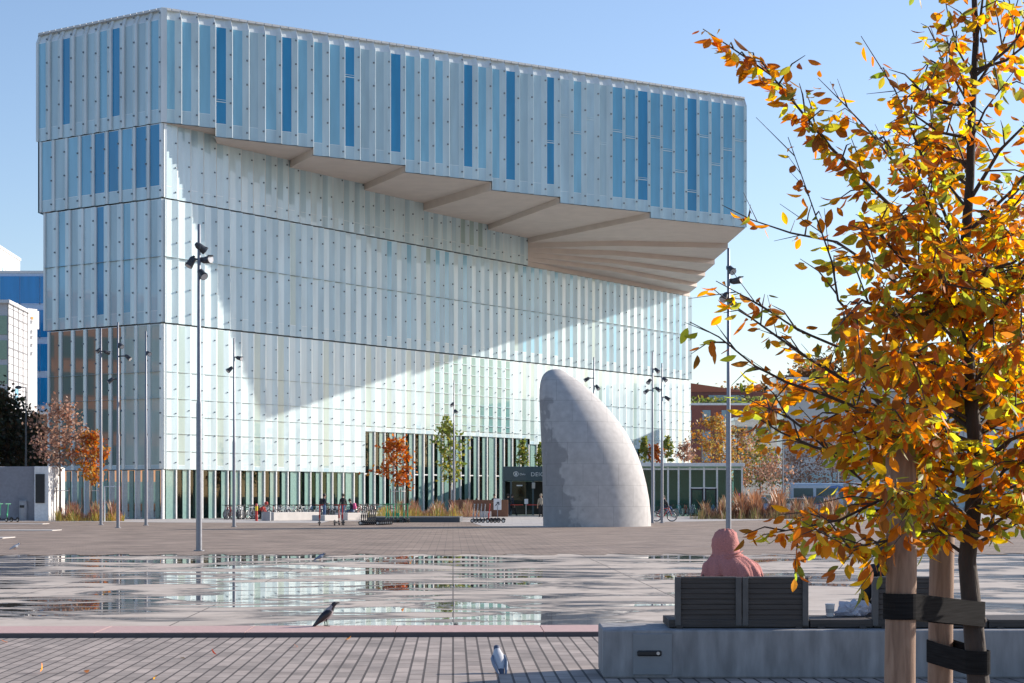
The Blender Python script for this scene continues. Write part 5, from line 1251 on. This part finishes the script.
def fg_tree():
    r = random.Random(3); YT = 6.6; base = Vector((X(981,YT), YT, 0)); t = thing('autumn_tree', 'large foreground tree with orange, yellow and green leaves strapped to wooden stakes', 'tree', base)
    mbt, mbl, mbw = MB(), MB(), MB()
    def q(px, py, dy=0.0): Y = YT+dy; return Vector((X(px,Y), Y, Z(py,Y))) - base
    tr = [Vector((0,0,0)), q(980,700), q(976,655), q(971,600), q(967,560), q(974,500), q(975,440), q(969,380), q(966,320), q(964,260), q(970,180), q(972,110), q(976,40), q(972,-60), q(966,-160), q(972,-260)]
    trr = [.05,.041,.038,.035,.032,.030,.027,.024,.021,.019,.016,.014,.011,.009,.006,.003]
    mbt.tube(tr, trr, 10)
    for (px,py) in ((966,560),(969,635),(983,620),(967,612),(975,475),(961,300)): # knots
        c = q(px,py); mbt.ball(c + Vector((r.uniform(-.012,.012),-.012,0)), .014)
    main = []   # (polyline, radius0, leafiness)
    def br(pts, r0, dens=1.0, bare=0.0): main.append((pts, r0, dens, bare))
    def spl(px_pts, dy1):
        n_ = len(px_pts); return [q(x, y, dy1*i/(n_-1)) for i, (x, y) in enumerate(px_pts)]
    br(spl([(965,290),(930,243),(873,189),(830,147),(801,111),(771,75),(729,46),(703,29)], -.45), .009, 1.9)
    br(spl([(964,262),(935,190),(907,118),(895,90),(861,36)], .3), .007, .35, .55)
    br(spl([(961,280),(915,190),(870,132),(845,105),(818,78)], .35), .006, .5, .45)
    br(spl([(968,380),(900,345),(860,325),(838,300),(832,262),(812,205),(788,137)], -.3), .008, .4, .3)
    br(spl([(966,350),(900,285),(837,242),(791,233),(752,220),(722,205)], .5), .007, .3, .5)
    br(spl([(970,420),(900,380),(850,352),(798,330),(762,306),(716,281)], -.2), .008, .5, .45)
    br(spl([(972,450),(880,402),(800,353),(768,330),(732,304),(712,288)], .25), .008, .5, .4)
    br(spl([(975,480),(900,425),(820,393),(788,383),(755,366),(719,337),(690,322)], -.5), .008, .35, .45)
    br(spl([(975,495),(900,470),(854,457),(814,447),(780,432),(745,410)], .1), .010, .8, .1)
    br(spl([(974,520),(930,500),(880,500),(840,520),(800,528),(762,535)], -.35), .009, 1.1)
    br(spl([(972,540),(930,530),(890,540),(850,548),(800,520)], -.7), .007, 1.0)
    br(spl([(968,330),(920,280),(880,235),(850,225)], -.6), .009, 1.2)
    br(spl([(972,430),(920,390),(870,370),(830,372)], .6), .009, 1.2)
    br(spl([(966,300),(905,320),(862,300),(835,330)], -.9), .009, 1.2)
    br(spl([(974,470),(930,440),(880,435),(845,410),(815,425)], -.6), .009, 1.2)
    br(spl([(970,170),(930,130),(900,120),(870,150)], .4), .007, 1.1)
    br(spl([(974,80),(958,50),(948,15),(940,-30)], -.2), .005, .7)
    br(spl([(973,90),(1000,50),(1015,10),(1030,-40)], .2), .006, .9)
    br(spl([(970,200),(1000,150),(1030,120),(1080,90)], -.3), .008, .9)
    br(spl([(966,300),(1000,250),(1040,200),(1100,150)], .4), .010, 1.1)
    br(spl([(968,350),(1010,300),(1060,270),(1120,250)], -.5), .010, 1.2)
    br(spl([(972,420),(1010,380),(1060,340),(1130,310)], .3), .010, 1.2)
    br(spl([(975,470),(1010,440),(1060,420),(1120,400)], -.4), .010, 1.2)
    br(spl([(974,510),(1000,490),(1040,480),(1100,450)], .2), .009, 1.1)
    br(spl([(966,260),(940,240),(920,180),(915,150)], -.7), .007, 1.2)
    br(spl([(971,140),(985,110),(1000,90),(1015,70)], -.4), .005, 1.0)
    br(spl([(972,110),(955,80),(950,60),(948,40)], -.5), .005, 1.0)
    br(spl([(968,210),(945,180),(940,150),(930,130)], .5), .006, 1.1)
    br(spl([(972,120),(950,90),(942,60),(930,25)], .3), .005, .7)
    for i in range(36):    # limbs that come towards the viewer, go away, and fill the top
        zt = r.random()**1.35; k = int(4+zt*9); b0 = tr[k].lerp(tr[k+1], r.random()); a = i*2.4; ln = r.uniform(.6,1.1)*(1.1-.85*zt)
        d = Vector((math.cos(a)*.8, math.sin(a), r.uniform(.1,.6)))
        br([b0, b0+d*ln*.4, b0+d*ln*.75+Vector((0,0,.05)), b0+d*ln], .007, 1.05)
    br(spl([(974,505),(1005,470),(1040,455),(1090,440)], -.6), .008, 1.3)
    br(spl([(973,540),(1000,520),(1030,505),(1070,500)], -.3), .007, 1.2)
    br(spl([(972,450),(1000,400),(1030,370),(1080,350)], .7), .008, 1.3)
    br(spl([(973,470),(950,440),(920,425),(890,420)], -.9), .008, 1.3)
    br(spl([(973,520),(945,500),(915,495),(880,480)], -.8), .007, 1.3)
    br(spl([(970,400),(940,370),(915,360),(890,350)], -.9), .008, 1.3)
    br(spl([(970,390),(990,360),(1010,350),(1035,330)], -.9), .008, 1.3)
    def sample(pts, u):
        L = [(pts[i+1]-pts[i]).length for i in range(len(pts)-1)]; s = u*sum(L)
        for i, l_ in enumerate(L):
            if s <= l_ or i == len(L)-1: return pts[i].lerp(pts[i+1], min(1, s/max(l_,1e-6))), (pts[i+1]-pts[i]).normalized()
            s -= l_
    def colour(p):
        # leaves turn first at the branch ends; inner crown still partly green
        rad_ = math.hypot(p.x, p.y); w = r.random() + .35*(rad_-.55) + .12*(p.z-2)
        if w > .62: return r.choice([LEAFC[0], LEAFC[1], LEAFC[7], LEAFC[2], LEAFC[7], LEAFC[3], LEAFC[8]])
        if w > .3: return r.choice([LEAFC[2], LEAFC[5], LEAFC[7], LEAFC[8], LEAFC[3], LEAFC[0], LEAFC[5]])
        return r.choice([LEAFC[4], LEAFC[5], LEAFC[6], LEAFC[4], LEAFC[2]])
    def leaves_on(pts, dens, bare=0.0):
        ln = sum((pts[i+1]-pts[i]).length for i in range(len(pts)-1)); n_ = max(1, int(ln/(.0134 if pts[0].z < 2.75 else .0155)*dens))
        for i in range(n_):
            u = bare + (1-bare)*(i+r.random())/n_; p, d = sample(pts, min(u, 1))
            side = Vector((r.gauss(0,1), r.gauss(0,1), r.gauss(0,.6))); ld_ = d*.5 + side*.55 + Vector((0,0,-.55))
            st = p + ld_.normalized()*.02
            fg_leaf(mbl, st, ld_, r.uniform(.034,.06)+.022*r.random()**3, colour(p), r)
    for pts, r0, dens, bare in main:
        n_ = len(pts); mbw.tube(pts, [r0*(1-.82*i/(n_-1)) for i in range(n_)], 6)
        ln = sum((pts[i+1]-pts[i]).length for i in range(n_-1))
        leaves_on([sample(pts, .12)[0], sample(pts, .35)[0], sample(pts, .6)[0], sample(pts, .85)[0], pts[-1]], dens*.75, bare*.6)
        hi = (pts[0].z+pts[-1].z)/2; nt_ = int(ln*13*dens*(1.0 if hi < 2.7 else .82))
        for i in range(nt_):
            u = max(.08, bare*.6) + (.9-max(.08, bare*.6))*(i+r.random())/nt_; p, d = sample(pts, u)
            d2 = (d*.7 + Vector((r.gauss(0,.6), r.gauss(0,.7), r.gauss(.15,.5)))).normalized(); l2 = r.uniform(.1,.34)*(1.15-.6*u)*(1 if hi < 2.6 else .72)
            tw = [p, p+d2*l2*.5+Vector((0,0,.01)), p+d2*l2+Vector((0,0,-.02))]; mbw.tube(tw, [.0035,.0025,.001], 4)
            leaves_on(tw, .85*min(1.2, dens))
        if dens < .6:
            for i in range(5):
                u = r.uniform(.4,.95); p, d = sample(pts, u); d2 = (d + Vector((r.gauss(0,.5), r.gauss(0,.5), r.gauss(0,.5)))).normalized(); mbw.tube([p, p+d2*r.uniform(.08,.2)], [.002,.0008], 4)
    mbt.build('trunk', M['trunk'], t); mbw.build('branches', mat('twig bark', (.06,.042,.036), .8, var=.3, scale=60), t); mbl.build('crown', M['leaf'], t)
fg_tree()
def stake(px, Yq, w_, label, top, lean=0.0):
    m, n, l, b = nt('peeled pine '+label[:9]); pset(b, None, .75, .25)
    tc = n.new('ShaderNodeTexCoord'); mp = n.new('ShaderNodeMapping'); mp.inputs['Scale'].default_value = (14, 14, 1.6); wv = n.new('ShaderNodeTexNoise'); wv.inputs['Scale'].default_value = 2.2; wv.inputs['Detail'].default_value = 6; wv.inputs['Distortion'].default_value = 1.2
    l.new(tc.outputs['Object'], mp.inputs['Vector']); l.new(mp.outputs['Vector'], wv.inputs['Vector'])
    rp = ramp(n, [(.3,(.17,.105,.075)),(.55,(.27,.175,.125)),(.75,(.33,.225,.165))]); l.new(wv.outputs['Fac'], rp.inputs['Fac']); l.new(rp.outputs['Color'], b.inputs['Base Color'])
    bp = n.new('ShaderNodeBump'); bp.inputs['Strength'].default_value = .4; bp.inputs['Distance'].default_value = .004; l.new(wv.outputs['Fac'], bp.inputs['Height']); l.new(bp.outputs['Normal'], b.inputs['Normal'])
    mb = MB(); pts = [Vector((lean*z + .004*math.sin(z*5), 0, z)) for z in [0,.3,.6,.9,1.2,1.5,top-.03,top]]; mb.tube(pts, [w_*1.03, w_*1.02, w_, w_*1.01, w_*.98, w_*.98, w_*.97, w_*.9], 20)
    o = mb.build('stake', m, loc=Vector((X(px,Yq), Yq, 0))); tag(o, label, 'tree stake')
stake(900.5, 6.25, .053, 'thick peeled wooden stake left of the tree, wrapped high by the black strap', 1.86)
stake(941, 6.95, .047, 'thinner wooden stake between the thick one and the trunk', 1.62)
stake(1052, 6.9, .05, 'wooden stake standing just past the right edge of the photo', 1.75)
def strap(pts, hgt, label, sag=0.0):
    ring = [Vector(p) for p in pts]; mb = MB(); n_ = len(ring); vs = []
    for p in ring: vs += [p+Vector((0,0,hgt/2)), p-Vector((0,0,hgt/2))]
    mb.add(vs, [(2*i, 2*((i+1)%n_), 2*((i+1)%n_)+1, 2*i+1) for i in range(n_)], 0, None, False)
    o = mb.build('tree_strap', mat('black webbing', (.016,.016,.017), .85, spec=.04, var=.5, scale=25, stretch=(.3,.3,8)))
    md = o.modifiers.new('thickness', 'SOLIDIFY'); md.thickness = .004; md.offset = 0; tag(o, label, 'strap')
def belt(c0, r0, z0, c1, r1, z1, n_=14):
    a = math.atan2(c1[1]-c0[1], c1[0]-c0[0]); out = []
    for k in range(n_+1): b_ = a+math.pi/2+math.pi*k/n_; out.append((c0[0]+r0*math.cos(b_), c0[1]+r0*math.sin(b_), z0))
    for k in range(1, 6): f = k/6; b_ = a-math.pi/2; out.append((c0[0]+(c1[0]-c0[0])*f+(r0+(r1-r0)*f)*math.cos(b_), c0[1]+(c1[1]-c0[1])*f+(r0+(r1-r0)*f)*math.sin(b_), z0+(z1-z0)*f))
    for k in range(n_+1): b_ = a-math.pi/2+math.pi*k/n_; out.append((c1[0]+r1*math.cos(b_), c1[1]+r1*math.sin(b_), z1))
    for k in range(1, 6): f = k/6; b_ = a+math.pi/2; out.append((c1[0]+(c0[0]-c1[0])*f+(r1+(r0-r1)*f)*math.cos(b_), c1[1]+(c0[1]-c1[1])*f+(r1+(r0-r1)*f)*math.sin(b_), z1+(z0-z1)*f))
    return out
strap(belt((X(900.5,6.25),6.25), .0575, Z(606,6.25), (X(973,6.6),6.6), .041, Z(614,6.6)), .088, 'upper black strap from the thick stake round the tree trunk')
strap(belt((X(941,6.95),6.95), .052, Z(651,6.95), (X(977,6.6),6.6), .045, Z(662,6.6)), .084, 'lower black strap from the thinner stake to the tree trunk')
# fallen leaves on the setts
r = random.Random(15)
for i, (px, py, c, lb) in enumerate(((40,673,(.5,.16,.03),'orange fallen leaf at the lower left of the setts'),(84,672.5,(.12,.06,.03),'dark curled leaf beside the orange one on the setts'),(153,679,(.5,.25,.04),'yellow orange leaf at the bottom edge of the setts'),(217,656,(.25,.05,.03),'dark red leaf in the middle of the left setts'),(180,658,(.2,.12,.06),'small brown leaf on the setts left of the dark red one'),(298,647,(.35,.2,.12),'pale brown leaf on the setts below the kerb joint'),(8,643,(.4,.15,.05),'orange leaf touching the kerb at the left edge'),(402,612,(.5,.2,.03),'orange leaf lying in the puddle right of the crow'),(345,640.5,(.3,.12,.05),'brown leaf below the crow by the kerb'))):
    mb = MB(); p = at(px, py, 0 if py > 636 else .055); d = Vector((r.gauss(0,1), r.gauss(0,1), .25)); fg_leaf(mb, Vector((0,0,.012)), d, .095, c, r); o = mb.build('fallen_leaf', M['leaf'], loc=p); tag(o, lb, 'leaf')
